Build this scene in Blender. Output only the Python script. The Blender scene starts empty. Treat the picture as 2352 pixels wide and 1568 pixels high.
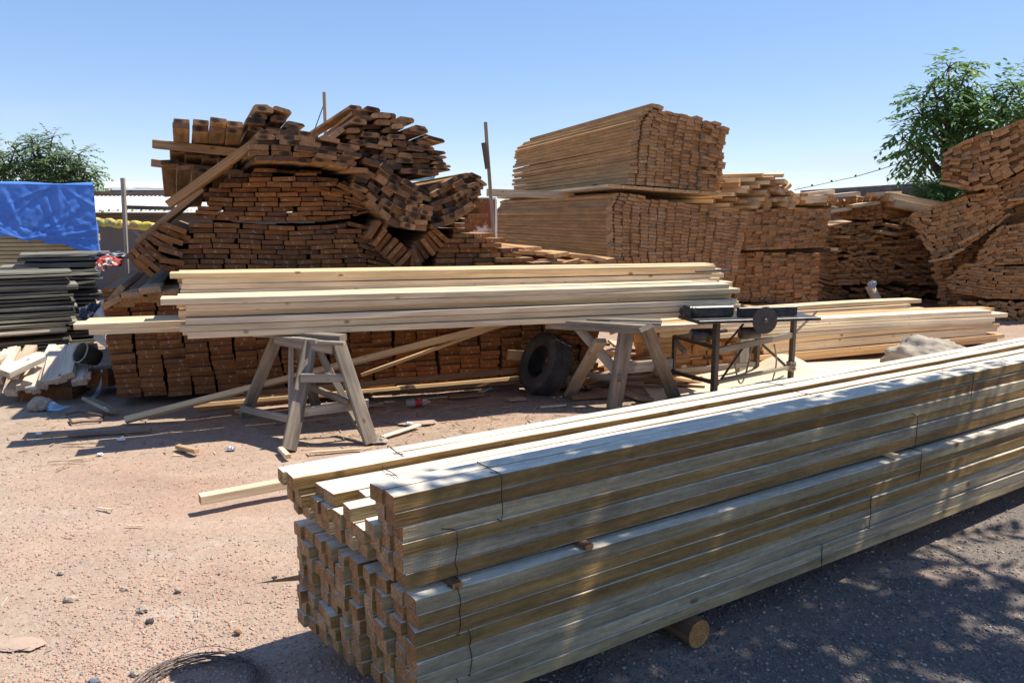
import bpy, bmesh, math, random
import numpy as np
from mathutils import Vector, Matrix, noise as mnoise
R = math.radians
sc = bpy.context.scene
C = sc.collection

# ------------------------------------------------------------------ camera
EYE = Vector((0, 0, 1.65)); PITCH = R(9.2); F = 1750.0; CX, CY = 1176.0, 784.0
FW = Vector((0, math.cos(PITCH), -math.sin(PITCH))); UP = Vector((0, math.sin(PITCH), math.cos(PITCH)))
cd = bpy.data.cameras.new('camera'); cam = bpy.data.objects.new('camera', cd); C.objects.link(cam)
cam.location = EYE; cam.rotation_euler = (math.pi / 2 - PITCH, 0, 0)
cd.sensor_width = 36; cd.lens = 36 * F / 2352; cd.clip_start = .05; cd.clip_end = 3000
sc.camera = cam

def ray(px, py):
    return Vector((1, 0, 0)) * ((px - CX) / F) + UP * ((CY - py) / F) + FW
def ground(px, py, z=0.0):
    d = ray(px, py); return EYE + d * ((z - EYE.z) / d.z)
def at_y(px, py, Y):
    d = ray(px, py); return EYE + d * (Y / d.y)
class Plane:
    """an upright plane through a ground point, running along the compass direction ang from +X"""
    def __init__(s, p, ang):
        s.p = Vector((p.x, p.y, 0)); s.u = Vector((math.cos(ang), math.sin(ang), 0)); s.n = Vector((-s.u.y, s.u.x, 0))
    def hit(s, px, py, back=0.0):
        d = ray(px, py); q = s.p + s.n * back
        return EYE + d * ((q - EYE).dot(s.n) / d.dot(s.n))
    def uz(s, px, py, back=0.0):
        h = s.hit(px, py, back); return ((h - s.p).dot(s.u), h.z)
    def pos(s, u, z, back=0.0):
        return s.p + s.u * u + Vector((0, 0, z)) + s.n * back

# ------------------------------------------------------------------ light
SUN = Vector((.47, .165, .87)).normalized()
w = bpy.data.worlds.new('World'); sc.world = w; w.use_nodes = True
nt = w.node_tree; bg = nt.nodes['Background']
sky = nt.nodes.new('ShaderNodeTexSky'); sky.sky_type = 'NISHITA'; sky.sun_disc = False
sky.sun_elevation = math.asin(SUN.z); sky.sun_rotation = math.atan2(SUN.x, SUN.y)
sky.air_density = 1.0; sky.dust_density = 0.25; sky.ozone_density = 2.6; sky.altitude = 1400
ga = nt.nodes.new('ShaderNodeGamma'); ga.inputs[1].default_value = .48; hs = nt.nodes.new('ShaderNodeHueSaturation'); hs.inputs['Saturation'].default_value = 1.66; hs.inputs['Hue'].default_value = .512; hs.inputs['Value'].default_value = 1.52
nt.links.new(sky.outputs[0], ga.inputs[0]); nt.links.new(ga.outputs[0], hs.inputs['Color'])
# thin cirrus low in the sky
tcw = nt.nodes.new('ShaderNodeTexCoord'); mpw = nt.nodes.new('ShaderNodeMapping'); mpw.inputs['Scale'].default_value = (1.6, 1.6, 14); nt.links.new(tcw.outputs['Generated'], mpw.inputs['Vector'])
nw = nt.nodes.new('ShaderNodeTexNoise'); nw.inputs['Scale'].default_value = 2.2; nw.inputs['Detail'].default_value = 5; nt.links.new(mpw.outputs[0], nw.inputs['Vector'])
spw = nt.nodes.new('ShaderNodeSeparateXYZ'); nt.links.new(tcw.outputs['Generated'], spw.inputs[0])
m1 = nt.nodes.new('ShaderNodeMapRange'); m1.inputs[1].default_value = .5; m1.inputs[2].default_value = .72; m1.inputs[4].default_value = .5; nt.links.new(nw.outputs[0], m1.inputs[0])
m2 = nt.nodes.new('ShaderNodeMapRange'); m2.inputs[1].default_value = .16; m2.inputs[2].default_value = .06; nt.links.new(spw.outputs[2], m2.inputs[0])
mm = nt.nodes.new('ShaderNodeMath'); mm.operation = 'MULTIPLY'; nt.links.new(m1.outputs[0], mm.inputs[0]); nt.links.new(m2.outputs[0], mm.inputs[1])
mw = nt.nodes.new('ShaderNodeMix'); mw.data_type = 'RGBA'; nt.links.new(mm.outputs[0], mw.inputs[0]); tn = nt.nodes.new('ShaderNodeMix'); tn.data_type = 'RGBA'; tn.blend_type = 'MULTIPLY'; tn.inputs[0].default_value = 1; tn.inputs[7].default_value = (1.0, 1.0, 1.03, 1); nt.links.new(hs.outputs[0], tn.inputs[6]); nt.links.new(tn.outputs[2], mw.inputs[6]); mw.inputs[7].default_value = (2.7, 2.9, 3.15, 1)
nt.links.new(mw.outputs[2], bg.inputs[0]); bg.inputs[1].default_value = .15
sl = bpy.data.lights.new('sun', 'SUN'); so = bpy.data.objects.new('sun', sl); C.objects.link(so)
sl.energy = 4.3; sl.angle = R(.53); sl.color = (1, .945, .84)
so.rotation_euler = SUN.to_track_quat('Z', 'Y').to_euler()
sc.view_settings.view_transform = 'Standard'; sc.view_settings.look = 'None'; sc.view_settings.exposure = 0.86
sc.view_settings.gamma = 1; sc.view_settings.use_curve_mapping = False
sc.cycles.use_denoising = True
sc.cycles.max_bounces = 8; sc.cycles.diffuse_bounces = 5

# ------------------------------------------------------------------ tags and mesh helpers
def tag(o, label=None, cat=None, group=None, kind=None):
    if label: o['label'] = label
    if label and len(label.replace('-', ' ').split()) > 16: print('LONG', label)
    if cat: o['category'] = cat
    if group: o['group'] = group
    if kind or cat: o['kind'] = kind or 'thing'
    return o
def empty(name, loc, label, cat, group=None, rz=0):
    o = bpy.data.objects.new(name, None); C.objects.link(o); o.location = loc; o.rotation_euler = (0, 0, rz)
    o.empty_display_size = .1
    return tag(o, label, cat, group)
def link(name, me, mat, parent=None, loc=None):
    o = bpy.data.objects.new(name, me); C.objects.link(o)
    if mat: me.materials.append(mat)
    if parent is not None:
        o.parent = parent
    if loc is not None: o.location = loc
    return o

class MB:
    """collects geometry with board attributes"""
    def __init__(s): s.v = []; s.f = []; s.gc = []; s.ec = []; s.rnd = []; s.en = []
    def add(s, v, f, gc=None, ec=None, rnd=0.5, en=None, M=None):
        b = len(s.v)
        s.v += [tuple(M @ Vector(p)) for p in v] if M is not None else [tuple(p) for p in v]
        s.f += [tuple(i + b for i in q) for q in f]
        s.gc += gc if gc is not None else [tuple(p) for p in v]
        s.ec += ec if ec is not None else [(9, 9, 0)] * len(v)
        s.rnd += [rnd] * len(v)
        s.en += en if en is not None else [0.0] * len(f)
    def mesh(s, name, smooth=False):
        me = bpy.data.meshes.new(name); me.from_pydata(s.v, [], s.f)
        a = me.attributes.new('gc', 'FLOAT_VECTOR', 'POINT'); a.data.foreach_set('vector', np.array(s.gc, dtype=np.float32).ravel())
        a = me.attributes.new('ec', 'FLOAT_VECTOR', 'POINT'); a.data.foreach_set('vector', np.array(s.ec, dtype=np.float32).ravel())
        a = me.attributes.new('rnd', 'FLOAT', 'POINT'); a.data.foreach_set('value', np.array(s.rnd, dtype=np.float32))
        a = me.attributes.new('endf', 'FLOAT', 'FACE'); a.data.foreach_set('value', np.array(s.en, dtype=np.float32))
        if smooth: me.polygons.foreach_set('use_smooth', [True] * len(me.polygons))
        me.update(); return me
    def build(s, name, mat, parent=None, smooth=False):
        return link(name, s.mesh(name, smooth), mat, parent)

def board_geo(rg, L, w, t, nseg=1, bev=0.0, jit=0.0, bow=0.0, side=0.0, skew=0.0, wane=0.0):
    """a sawn board along local x, width y, thickness z; returns v,f,gc,ec,en"""
    hw, ht = w / 2, t / 2
    if bev > 0:
        b = bev; c = max(bev, wane)
        prof = [(-hw + b, ht), (hw - b, ht), (hw, ht - b), (hw, -ht + c), (hw - c * 1.3, -ht), (-hw + c * 1.3, -ht), (-hw, -ht + c), (-hw, ht - b)]
    else:
        prof = [(-hw, ht), (hw, ht), (hw, -ht), (-hw, -ht)]
    n = len(prof); v = []; gc = []; ec = []
    o = (rg.uniform(0, 50), rg.uniform(0, 50), rg.uniform(0, 50))
    ph = rg.uniform(0, 6)
    for i in range(nseg + 1):
        s = i / nseg; x = (s - .5) * L
        zb = bow * (1 - (2 * s - 1) ** 2) + (bow * .35 * math.sin(5 * s + ph) if nseg > 2 else 0)
        yb = side * (1 - (2 * s - 1) ** 2)
        for (y, z) in prof:
            dx = skew * y if i in (0, nseg) else 0
            jy = rg.uniform(-jit, jit); jz = rg.uniform(-jit, jit)
            v.append((x + dx, y + yb + jy, z + zb + jz))
            gc.append((x + o[0], y + o[1], z + o[2])); ec.append((y / hw, z / ht, 0))
    f = []; en = []
    for i in range(nseg):
        for k in range(n):
            k2 = (k + 1) % n
            f.append((i * n + k, i * n + k2, (i + 1) * n + k2, (i + 1) * n + k)); en.append(0.0)
    f.append(tuple(range(n - 1, -1, -1))); en.append(1.0)
    f.append(tuple(nseg * n + k for k in range(n))); en.append(1.0)
    return v, f, gc, ec, en

def frame(axis, roll=0.0, yhint=None):
    """matrix 3x3 whose x is the axis (away from its front end), y the board's width, turned by roll about x"""
    x = axis.normalized()
    y = (yhint if yhint is not None else Vector((0, 0, 1)).cross(x)); 
    y = (y - x * y.dot(x)).normalized()
    if yhint is None: y = -y
    z = x.cross(y)
    if z.z < 0: z = -z
    yy = y * math.cos(roll) + z * math.sin(roll); zz = x.cross(yy)
    return Matrix((x, yy, zz)).transposed()

def put_board(name, mat, front, axis, L, w, t, roll=0.0, rnd=None, rg=random, mb=None, label=None, cat='board', group=None, **kw):
    """front: middle of the front end; the board runs from there along axis. Into mb (a mass) or an object of its own"""
    g = board_geo(rg, L, w, t, **kw); rnd = rg.random() if rnd is None else rnd
    M3 = frame(axis, roll); ctr = front + axis.normalized() * (L / 2)
    if mb is not None:
        mb.add(g[0], g[1], g[2], g[3], rnd, g[4], Matrix.Translation(ctr) @ M3.to_4x4()); return None
    b = MB(); b.add(g[0], g[1], g[2], g[3], rnd, g[4])
    o = b.build(name, mat); o.matrix_world = Matrix.Translation(ctr) @ M3.to_4x4()
    return tag(o, label, cat, group)

def bar_geo(a, b, w, t, roll=0.0, rg=random, yhint=None, **kw):
    L = (b - a).length
    return board_geo(rg, L, w, t, **kw), Matrix.Translation((a + b) / 2) @ frame(b - a, roll, yhint).to_4x4()
def bar(name, mat, a, b, w, t, parent, roll=0.0, rnd=None, rg=random, yhint=None, **kw):
    """a squared bar from a to b as a part of parent (an Empty with no rotation)"""
    g, M = bar_geo(a, b, w, t, roll, rg, yhint, **kw)
    m = MB(); m.add(g[0], g[1], g[2], g[3], rg.random() if rnd is None else rnd, g[4])
    o = m.build(name, mat, parent)
    M = M.copy()
    if parent is not None: M.translation -= parent.location
    o.matrix_local = M
    return o

def tube_geo(pts, rad, n=6, closed=False):
    pts = [Vector(p) for p in pts]; v = []; f = []; m = len(pts)
    for i, p in enumerate(pts):
        a = pts[(i - 1) % m] if (closed or i > 0) else p
        b = pts[(i + 1) % m] if (closed or i < m - 1) else p
        d = (b - a); d = d.normalized() if d.length > 1e-9 else Vector((0, 0, 1))
        h = Vector((0, 0, 1)) if abs(d.z) < .9 else Vector((1, 0, 0))
        x = d.cross(h).normalized(); y = d.cross(x)
        r = rad[i] if isinstance(rad, (list, tuple)) else rad
        for k in range(n):
            t = 2 * math.pi * k / n; v.append(p + x * (r * math.cos(t)) + y * (r * math.sin(t)))
    for i in range(m if closed else m - 1):
        for k in range(n):
            f.append((i * n + k, i * n + (k + 1) % n, ((i + 1) % m) * n + (k + 1) % n, ((i + 1) % m) * n + k))
    if not closed:
        f.append(tuple(range(n - 1, -1, -1))); f.append(tuple((m - 1) * n + k for k in range(n)))
    return v, f
def tube(name, mat, pts, rad, n=6, closed=False, parent=None, smooth=True):
    v, f = tube_geo(pts, rad, n, closed); m = MB(); m.add(v, f)
    return m.build(name, mat, parent, smooth)
def interp(poly, x):
    if x <= poly[0][0]: return poly[0][1]
    for (a, b), (c, d) in zip(poly, poly[1:]):
        if x <= c: return b + (d - b) * (x - a) / (c - a) if c > a else d
    return poly[-1][1]

# ------------------------------------------------------------------ materials
def mat_new(name):
    m = bpy.data.materials.new(name); m.use_nodes = True
    t = m.node_tree; b = t.nodes['Principled BSDF']; return m, t, b
class N:
    """tiny node builder"""
    def __init__(s, t): s.t = t
    def n(s, typ, **kw):
        x = s.t.nodes.new(typ)
        for k, v in kw.items(): setattr(x, k, v)
        return x
    def l(s, a, b): s.t.links.new(a, b)
    def val(s, sock, v):
        if hasattr(v, 'is_linked') or hasattr(v, 'links'): s.l(v, sock)
        else: sock.default_value = v
    def math(s, op, a, b=0.0, c=None):
        x = s.n('ShaderNodeMath', operation=op); s.val(x.inputs[0], a); s.val(x.inputs[1], b)
        if c is not None: s.val(x.inputs[2], c)
        return x.outputs[0]
    def mix(s, fac, a, b, typ='MIX'):
        x = s.n('ShaderNodeMix', data_type='RGBA', blend_type=typ); s.val(x.inputs[0], fac)
        s.val(x.inputs[6], a if not isinstance(a, tuple) else (*a, 1)); s.val(x.inputs[7], b if not isinstance(b, tuple) else (*b, 1)); return x.outputs[2]
    def attr(s, name, out=2): return s.n('ShaderNodeAttribute', attribute_name=name).outputs[out]
    def ramp(s, fac, stops, interp='LINEAR'):
        x = s.n('ShaderNodeValToRGB'); s.val(x.inputs[0], fac); e = x.color_ramp.elements; x.color_ramp.interpolation = interp
        while len(e) < len(stops): e.new(.5)
        for el, (p, c) in zip(e, stops): el.position = p; el.color = (*c, 1) if len(c) == 3 else c
        return x.outputs[0]
    def noise(s, vec, scale, detail=3, rough=.55, out=0):
        x = s.n('ShaderNodeTexNoise'); x.inputs['Scale'].default_value = scale; x.inputs['Detail'].default_value = detail; x.inputs['Roughness'].default_value = rough
        if vec is not None: s.l(vec, x.inputs['Vector'])
        return x.outputs[out]
    def vscale(s, vec, sc_):
        x = s.n('ShaderNodeVectorMath', operation='MULTIPLY'); s.val(x.inputs[0], vec); x.inputs[1].default_value = sc_; return x.outputs[0]
    def maprange(s, v, a, b, c, d):
        x = s.n('ShaderNodeMapRange'); s.val(x.inputs[0], v); x.inputs[1].default_value = a; x.inputs[2].default_value = b; x.inputs[3].default_value = c; x.inputs[4].default_value = d; return x.outputs[0]
    def bump(s, h, strength, dist):
        x = s.n('ShaderNodeBump'); x.inputs['Strength'].default_value = strength; x.inputs['Distance'].default_value = dist; s.l(h, x.inputs['Height']); return x.outputs[0]

def g3(v): return (v, v, v)
def wood(name, sides, ends, grain=.35, blotch=.25, knots=True, chalk=0.0, black=0.0, rough=.82, saw=0.0, dirt=None, bumpd=.002, interp='LINEAR'):
    m, t, b = mat_new(name); q = N(t)
    gc = q.attr('gc', 1); ec = q.attr('ec', 1); rnd = q.attr('rnd'); en = q.attr('endf')
    n_ = len(sides)
    side = q.ramp(rnd, [(i / max(1, n_ - 1) if interp == 'LINEAR' else i / n_, c) for i, c in enumerate(sides)], interp)
    r2 = q.math('FRACT', q.math('MULTIPLY', rnd, 7.31))
    endc = q.ramp(r2, [(i / max(1, len(ends) - 1), c) for i, c in enumerate(ends)])
    gv = q.vscale(gc, (1.1, 34, 34)); gn = q.noise(gv, 1.0, 4, .65)
    fine = q.noise(q.vscale(gc, (5, 160, 160)), 1.0, 2, .6)
    bl = q.noise(q.vscale(gc, (1.6, 7, 7)), 1.0, 3)
    k = q.math('MULTIPLY', q.maprange(gn, .3, .72, 1 - grain, 1 + grain * .45), q.maprange(bl, .3, .7, 1 - blotch, 1 + blotch * .6))
    k = q.math('MULTIPLY', k, q.maprange(fine, .3, .7, .9, 1.07))
    x = q.n('ShaderNodeVectorMath', operation='SCALE'); q.l(side, x.inputs[0]); q.l(k, x.inputs[3]); scol = x.outputs[0]
    if knots:
        vo = q.n('ShaderNodeTexVoronoi'); q.l(q.vscale(gc, (4.6, 8, 8)), vo.inputs['Vector']); vo.inputs['Scale'].default_value = 1
        kn = q.math('MULTIPLY', q.maprange(vo.outputs['Distance'], .07, .15, .8, 0), q.maprange(bl, .46, .56, 0, 1))
        scol = q.mix(kn, scol, (.13, .055, .02))
    if saw:
        sw = q.n('ShaderNodeTexWave', bands_direction='X'); sw.inputs['Scale'].default_value = 28; sw.inputs['Distortion'].default_value = 1.5; q.l(gc, sw.inputs['Vector'])
        scol = q.mix(q.math('MULTIPLY', sw.outputs['Fac'], saw), scol, (.16, .09, .04))
    # end grain: growth rings and saw streaks
    rv = q.vscale(gc, (0, 1, 1)); wv = q.n('ShaderNodeTexWave', wave_type='RINGS', rings_direction='X'); wv.inputs['Scale'].default_value = 26; wv.inputs['Distortion'].default_value = 3
    q.l(rv, wv.inputs['Vector'])
    en_n = q.noise(q.vscale(gc, (0, 60, 60)), 1.0, 4, .7)
    ek = q.math('MULTIPLY', q.maprange(wv.outputs['Fac'], 0, 1, .82, 1.1), q.math('MULTIPLY', q.maprange(en_n, .3, .72, .62, 1.26), q.maprange(q.noise(q.vscale(gc, (0, 17, 17)), 1.0, 3), .3, .7, .78, 1.15)))
    x = q.n('ShaderNodeVectorMath', operation='SCALE'); q.l(endc, x.inputs[0]); q.l(ek, x.inputs[3]); ecol = x.outputs[0]
    sep = q.n('ShaderNodeSeparateXYZ'); q.l(ec, sep.inputs[0]); ex, ey = sep.outputs[0], sep.outputs[1]
    if black:
        rr = q.math('ADD', q.math('POWER', q.math('ABSOLUTE', q.math('SUBTRACT', ex, q.math('MULTIPLY', q.math('SUBTRACT', r2, .5), .9))), 2.0), q.math('MULTIPLY', q.math('POWER', q.math('ABSOLUTE', ey), 2.0), .35))
        bm_ = q.math('MULTIPLY', q.maprange(q.math('ADD', rr, q.math('MULTIPLY', en_n, .5)), .35, .75, 1, 0), q.math('LESS_THAN', q.math('FRACT', q.math('MULTIPLY', rnd, 3.77)), black))
        ecol = q.mix(q.math('MULTIPLY', bm_, .88), ecol, (.016, .013, .012))
    if chalk:
        off = q.math('MULTIPLY', q.math('SUBTRACT', r2, .5), 1.1)
        sl_ = q.math('ABSOLUTE', q.math('SUBTRACT', q.math('SUBTRACT', ex, off), q.math('MULTIPLY', ey, q.math('MULTIPLY', q.math('SUBTRACT', q.math('FRACT', q.math('MULTIPLY', rnd, 17.3)), .5), .35))))
        c1 = q.math('MULTIPLY', q.math('LESS_THAN', sl_, .035), q.math('LESS_THAN', q.math('ABSOLUTE', ey), .62))
        s2 = q.math('ABSOLUTE', q.math('SUBTRACT', ey, q.math('ADD', q.math('MULTIPLY', q.math('SUBTRACT', ex, off), 1.2), .25)))
        c2 = q.math('MULTIPLY', q.math('LESS_THAN', s2, .12), q.math('LESS_THAN', q.math('ABSOLUTE', q.math('SUBTRACT', ex, off)), .2))
        cm = q.math('MAXIMUM', c1, q.math('MULTIPLY', q.math('MULTIPLY', c2, .6), q.math('LESS_THAN', q.math('FRACT', q.math('MULTIPLY', rnd, 11.7)), .4)))
        cm = q.math('MULTIPLY', cm, q.math('LESS_THAN', q.math('FRACT', q.math('MULTIPLY', rnd, 5.13)), chalk))
        cm = q.math('MULTIPLY', cm, q.maprange(en_n, .35, .6, .15, .8))
        ecol = q.mix(cm, ecol, (.55, .5, .45))
    col = q.mix(en, scol, ecol)
    if dirt: 
        dn = q.noise(q.vscale(gc, (2.5, 16, 16)), 1.0, 5, .7)
        col = q.mix(q.maprange(dn, .48, .72, 0, dirt[0]), col, dirt[1])
    q.l(col, b.inputs['Base Color']); b.inputs['Roughness'].default_value = rough; b.inputs['Specular IOR Level'].default_value = .25
    h = q.math('ADD', q.math('MULTIPLY', gn, .6), q.math('MULTIPLY', fine, .5)); h = q.math('ADD', h, q.math('MULTIPLY', en_n, en))
    q.l(q.bump(h, .55, bumpd), b.inputs['Normal'])
    return m
def plain(name, col, rough=.6, metal=0.0, var=.25, scale=9.0, col2=None, bump=0.0, bscale=60.0, spec=.4, lo=.4, hi=.65):
    m, t, b = mat_new(name); q = N(t); tc = q.n('ShaderNodeTexCoord').outputs['Object']
    n1 = q.noise(tc, scale, 5, .65)
    c2 = col2 if col2 is not None else tuple(c * (1 - var * 1.6) for c in col)
    q.l(q.mix(q.maprange(n1, lo, hi, 0, 1), col, c2), b.inputs['Base Color'])
    b.inputs['Roughness'].default_value = rough; b.inputs['Metallic'].default_value = metal; b.inputs['Specular IOR Level'].default_value = spec
    if bump: q.l(q.bump(q.noise(tc, bscale, 4, .7), .6, bump), b.inputs['Normal'])
    return m

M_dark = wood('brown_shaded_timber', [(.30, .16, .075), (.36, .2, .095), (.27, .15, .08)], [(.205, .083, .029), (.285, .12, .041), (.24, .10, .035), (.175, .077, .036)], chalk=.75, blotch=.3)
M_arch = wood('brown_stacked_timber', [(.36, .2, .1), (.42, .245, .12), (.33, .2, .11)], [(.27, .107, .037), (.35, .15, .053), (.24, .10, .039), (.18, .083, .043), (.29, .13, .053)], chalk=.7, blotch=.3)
M_black = wood('blackened_timber', [(.40, .23, .115), (.5, .3, .15), (.33, .21, .12)], [(.27, .13, .06), (.38, .215, .11), (.19, .085, .042), (.07, .045, .034), (.30, .16, .08), (.12, .07, .045)], black=.5, blotch=.45, dirt=(.55, (.06, .045, .035)))
M_mid = wood('warm_pine_timber', [(.49, .265, .105), (.55, .32, .135), (.43, .235, .10), (.52, .295, .12)], [(.44, .235, .097), (.51, .285, .125), (.37, .19, .08), (.47, .265, .12), (.39, .225, .113), (.54, .335, .17), (.33, .21, .13)], chalk=.25, grain=.12, blotch=.28, dirt=(.5, (.25, .155, .09)))
M_far = wood('far_pine_timber', [(.5, .3, .14), (.58, .37, .19), (.42, .25, .12)], [(.41, .205, .082), (.49, .26, .11), (.33, .158, .065), (.45, .245, .115), (.37, .205, .105)], chalk=.3, blotch=.3)
M_pine = wood('fresh_pine_timber', [(.77, .57, .34), (.82, .66, .44), (.73, .51, .28), (.80, .64, .45)], [(.45, .24, .11), (.55, .33, .16)], grain=.3, blotch=.2, saw=.06, dirt=(.22, (.42, .26, .13)))
M_pile = wood('mixed_pine_timber', [(.80, .64, .44), (.70, .44, .21), (.78, .6, .38), (.6, .34, .15)], [(.5, .25, .1), (.58, .34, .16)], grain=.22, blotch=.16)
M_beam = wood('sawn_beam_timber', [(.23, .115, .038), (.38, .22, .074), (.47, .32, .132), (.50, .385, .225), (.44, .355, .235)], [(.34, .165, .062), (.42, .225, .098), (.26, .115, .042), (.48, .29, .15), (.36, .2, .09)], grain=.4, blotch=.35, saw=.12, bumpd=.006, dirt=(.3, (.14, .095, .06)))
M_grey = wood('weathered_grey_timber', [(.27, .215, .16), (.33, .27, .205), (.21, .165, .12)], [(.30, .23, .17), (.22, .17, .13)], grain=.45, blotch=.45, dirt=(.6, (.10, .07, .05)))
M_brace = wood('pale_weathered_timber', [(.40, .345, .28), (.33, .28, .22)], [(.36, .28, .2), (.3, .23, .17)], grain=.35, blotch=.25, dirt=(.3, (.16, .12, .09)))
M_rot = wood('rotten_dark_timber', [(.25, .23, .175), (.33, .305, .24), (.18, .165, .13), (.37, .345, .275), (.27, .245, .19), (.09, .082, .07)], [(.30, .26, .2), (.2, .17, .13), (.38, .34, .27)], grain=.45, blotch=.5, knots=False)
M_off = wood('offcut_timber', [(.62, .49, .35), (.72, .62, .49), (.52, .37, .24), (.76, .68, .57)], [(.5, .4, .3), (.42, .32, .23)], grain=.25, blotch=.25)
M_cream = wood('cream_sheet_timber', [(.62, .48, .27), (.56, .42, .22), (.66, .52, .32)], [(.5, .38, .2), (.46, .33, .18)], grain=.15, blotch=.15, knots=False)
M_scrap = wood('scrap_timber', [(.52, .36, .2), (.36, .22, .12), (.62, .48, .3), (.3, .22, .16)], [(.4, .22, .1), (.5, .32, .18)], grain=.3, blotch=.3)
M_log = wood('log_timber', [(.16, .09, .05), (.2, .12, .07)], [(.52, .25, .08), (.48, .22, .07)], grain=.5, blotch=.4)
M_steel = plain('dark_painted_steel', (.075, .06, .05), .55, .3, .4, 14, (.16, .085, .05), .001, spec=.4, lo=.5, hi=.75)
M_tool = plain('black_machine_enamel', (.035, .036, .04), .42, .2, .3, 12, (.10, .085, .07))
M_blade = plain('blade_steel', (.11, .10, .09), .5, .7, .15, 20)
M_rubber = plain('dusty_rubber', (.042, .038, .035), .9, 0, .3, 7, (.085, .07, .058), .004, 40)
M_wire = plain('dark_tie_wire', (.05, .045, .045), .5, .6, .3, 30)
M_coil = plain('rusty_coil_wire', (.22, .17, .15), .55, .35, .3, 30, (.1, .075, .07))
M_tarp = None
# ------------------------------------------------------------------ layouts of board ends over a pile's face
ORD = ['bottom', 'second', 'third', 'fourth', 'fifth', 'sixth', 'seventh', 'eighth', 'ninth', 'tenth', 'eleventh', 'twelfth', 'thirteenth', 'fourteenth', 'fifteenth', 'sixteenth',
       'seventeenth', 'eighteenth', 'nineteenth', 'twentieth']
def nth(i):
    if i == 0: return 'first'
    if i < 20: return ORD[i]
    tens = {2: 'twenty', 3: 'thirty', 4: 'forty', 5: 'fifty', 6: 'sixty'}; a, b = divmod(i + 1, 10)
    if b == 0: return {2: 'twentieth', 3: 'thirtieth', 4: 'fortieth', 5: 'fiftieth', 6: 'sixtieth'}[a]
    return tens[a] + '-' + nth(b - 1)

def courses(plane, bot, top, left, right, rows, bw, back=0.0, rg=random, gap=.004, tk=.93, ajit=.015, wj=.12, stag=True, drop=0.0, flat=1.0):
    """boards laid in level or sagging courses between two outlines given as picture points on the plane"""
    B = [plane.uz(x, y, back) for x, y in bot]; T = [plane.uz(x, y, back) for x, y in top]
    Lf = sorted([(z, u) for u, z in (plane.uz(x, y, back) for x, y in left)]); Rt = sorted([(z, u) for u, z in (plane.uz(x, y, back) for x, y in right)])
    out = []
    for r in range(rows):
        f = (r + .5) / rows
        zf = lambda u: interp(B, u) + (interp(T, u) - interp(B, u)) * f
        ul = Lf[0][1]; ur = Rt[0][1]
        for _ in range(4):
            ul = interp(Lf, zf(ul)); ur = interp(Rt, zf(ur))
        u = ul + (rg.uniform(0, bw * .5) if stag else rg.uniform(-.01, .01)); k = 0
        while u < ur - bw * .4:
            wd = bw * rg.uniform(1 - wj, 1 + wj)
            uc = u + wd / 2; z = zf(uc); th = (interp(T, uc) - interp(B, uc)) / rows
            sl = math.atan((zf(uc + wd * .4) - zf(uc - wd * .4)) / (wd * .8))
            if rg.random() >= drop:
                out.append((r, k, uc, z, sl * flat + rg.gauss(0, ajit), wd - gap, max(.012, th * tk * rg.uniform(.93, 1.03))))
            k += 1
            u += wd * math.cos(sl) + (rg.uniform(0, .03) if rg.random() < .2 else 0)
    return out

def columns(plane, bot, top, left, right, cols, t, back=0.0, rg=random, gap=.005, wavy=.01, ajit=.01, tj=.12, wmin=.88, tk=.965):
    """boards stacked one on another in upright columns"""
    B = [plane.uz(x, y, back) for x, y in bot]; T = [plane.uz(x, y, back) for x, y in top]
    Lf = sorted([(z, u) for u, z in (plane.uz(x, y, back) for x, y in left)]); Rt = sorted([(z, u) for u, z in (plane.uz(x, y, back) for x, y in right)])
    out = []
    for c in range(cols):
        ph = rg.uniform(0, 6); fr = rg.uniform(3, 7); z = None; r = 0; drift = rg.uniform(-.4, .4) * wavy; tilt = rg.gauss(0, ajit * 2)
        f0 = c / cols; f1 = (c + 1) / cols
        zb0 = interp(B, Lf[0][1] + (Rt[0][1] - Lf[0][1]) * (c + .5) / cols)
        z = zb0
        while True:
            ul = interp(Lf, z); ur = interp(Rt, z)
            a = ul + (ur - ul) * f0; b = ul + (ur - ul) * f1; uc = (a + b) / 2; wd = (b - a)
            zt = interp(T, uc); zb = interp(B, uc)
            th = t * rg.uniform(1 - tj, 1 + tj)
            if z + th * .6 > zt: break
            sb = (interp(B, uc + .05) - interp(B, uc - .05)) / .1; st = (interp(T, uc + .05) - interp(T, uc - .05)) / .1
            f = (z - zb) / max(.05, zt - zb)
            w2 = wd * rg.uniform(wmin, 1.0) - gap; u2 = uc + wavy * (.5 * math.sin(fr * z * 2 + ph)) + drift
            if c == 0: u2 = a + w2 / 2 + rg.uniform(-.004, .004)
            out.append((r, c, u2, z + th / 2, math.atan(sb + (st - sb) * f) + tilt * (c > 0) + rg.gauss(0, ajit), w2, th * tk))
            z += th; r += 1
    return out

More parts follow.
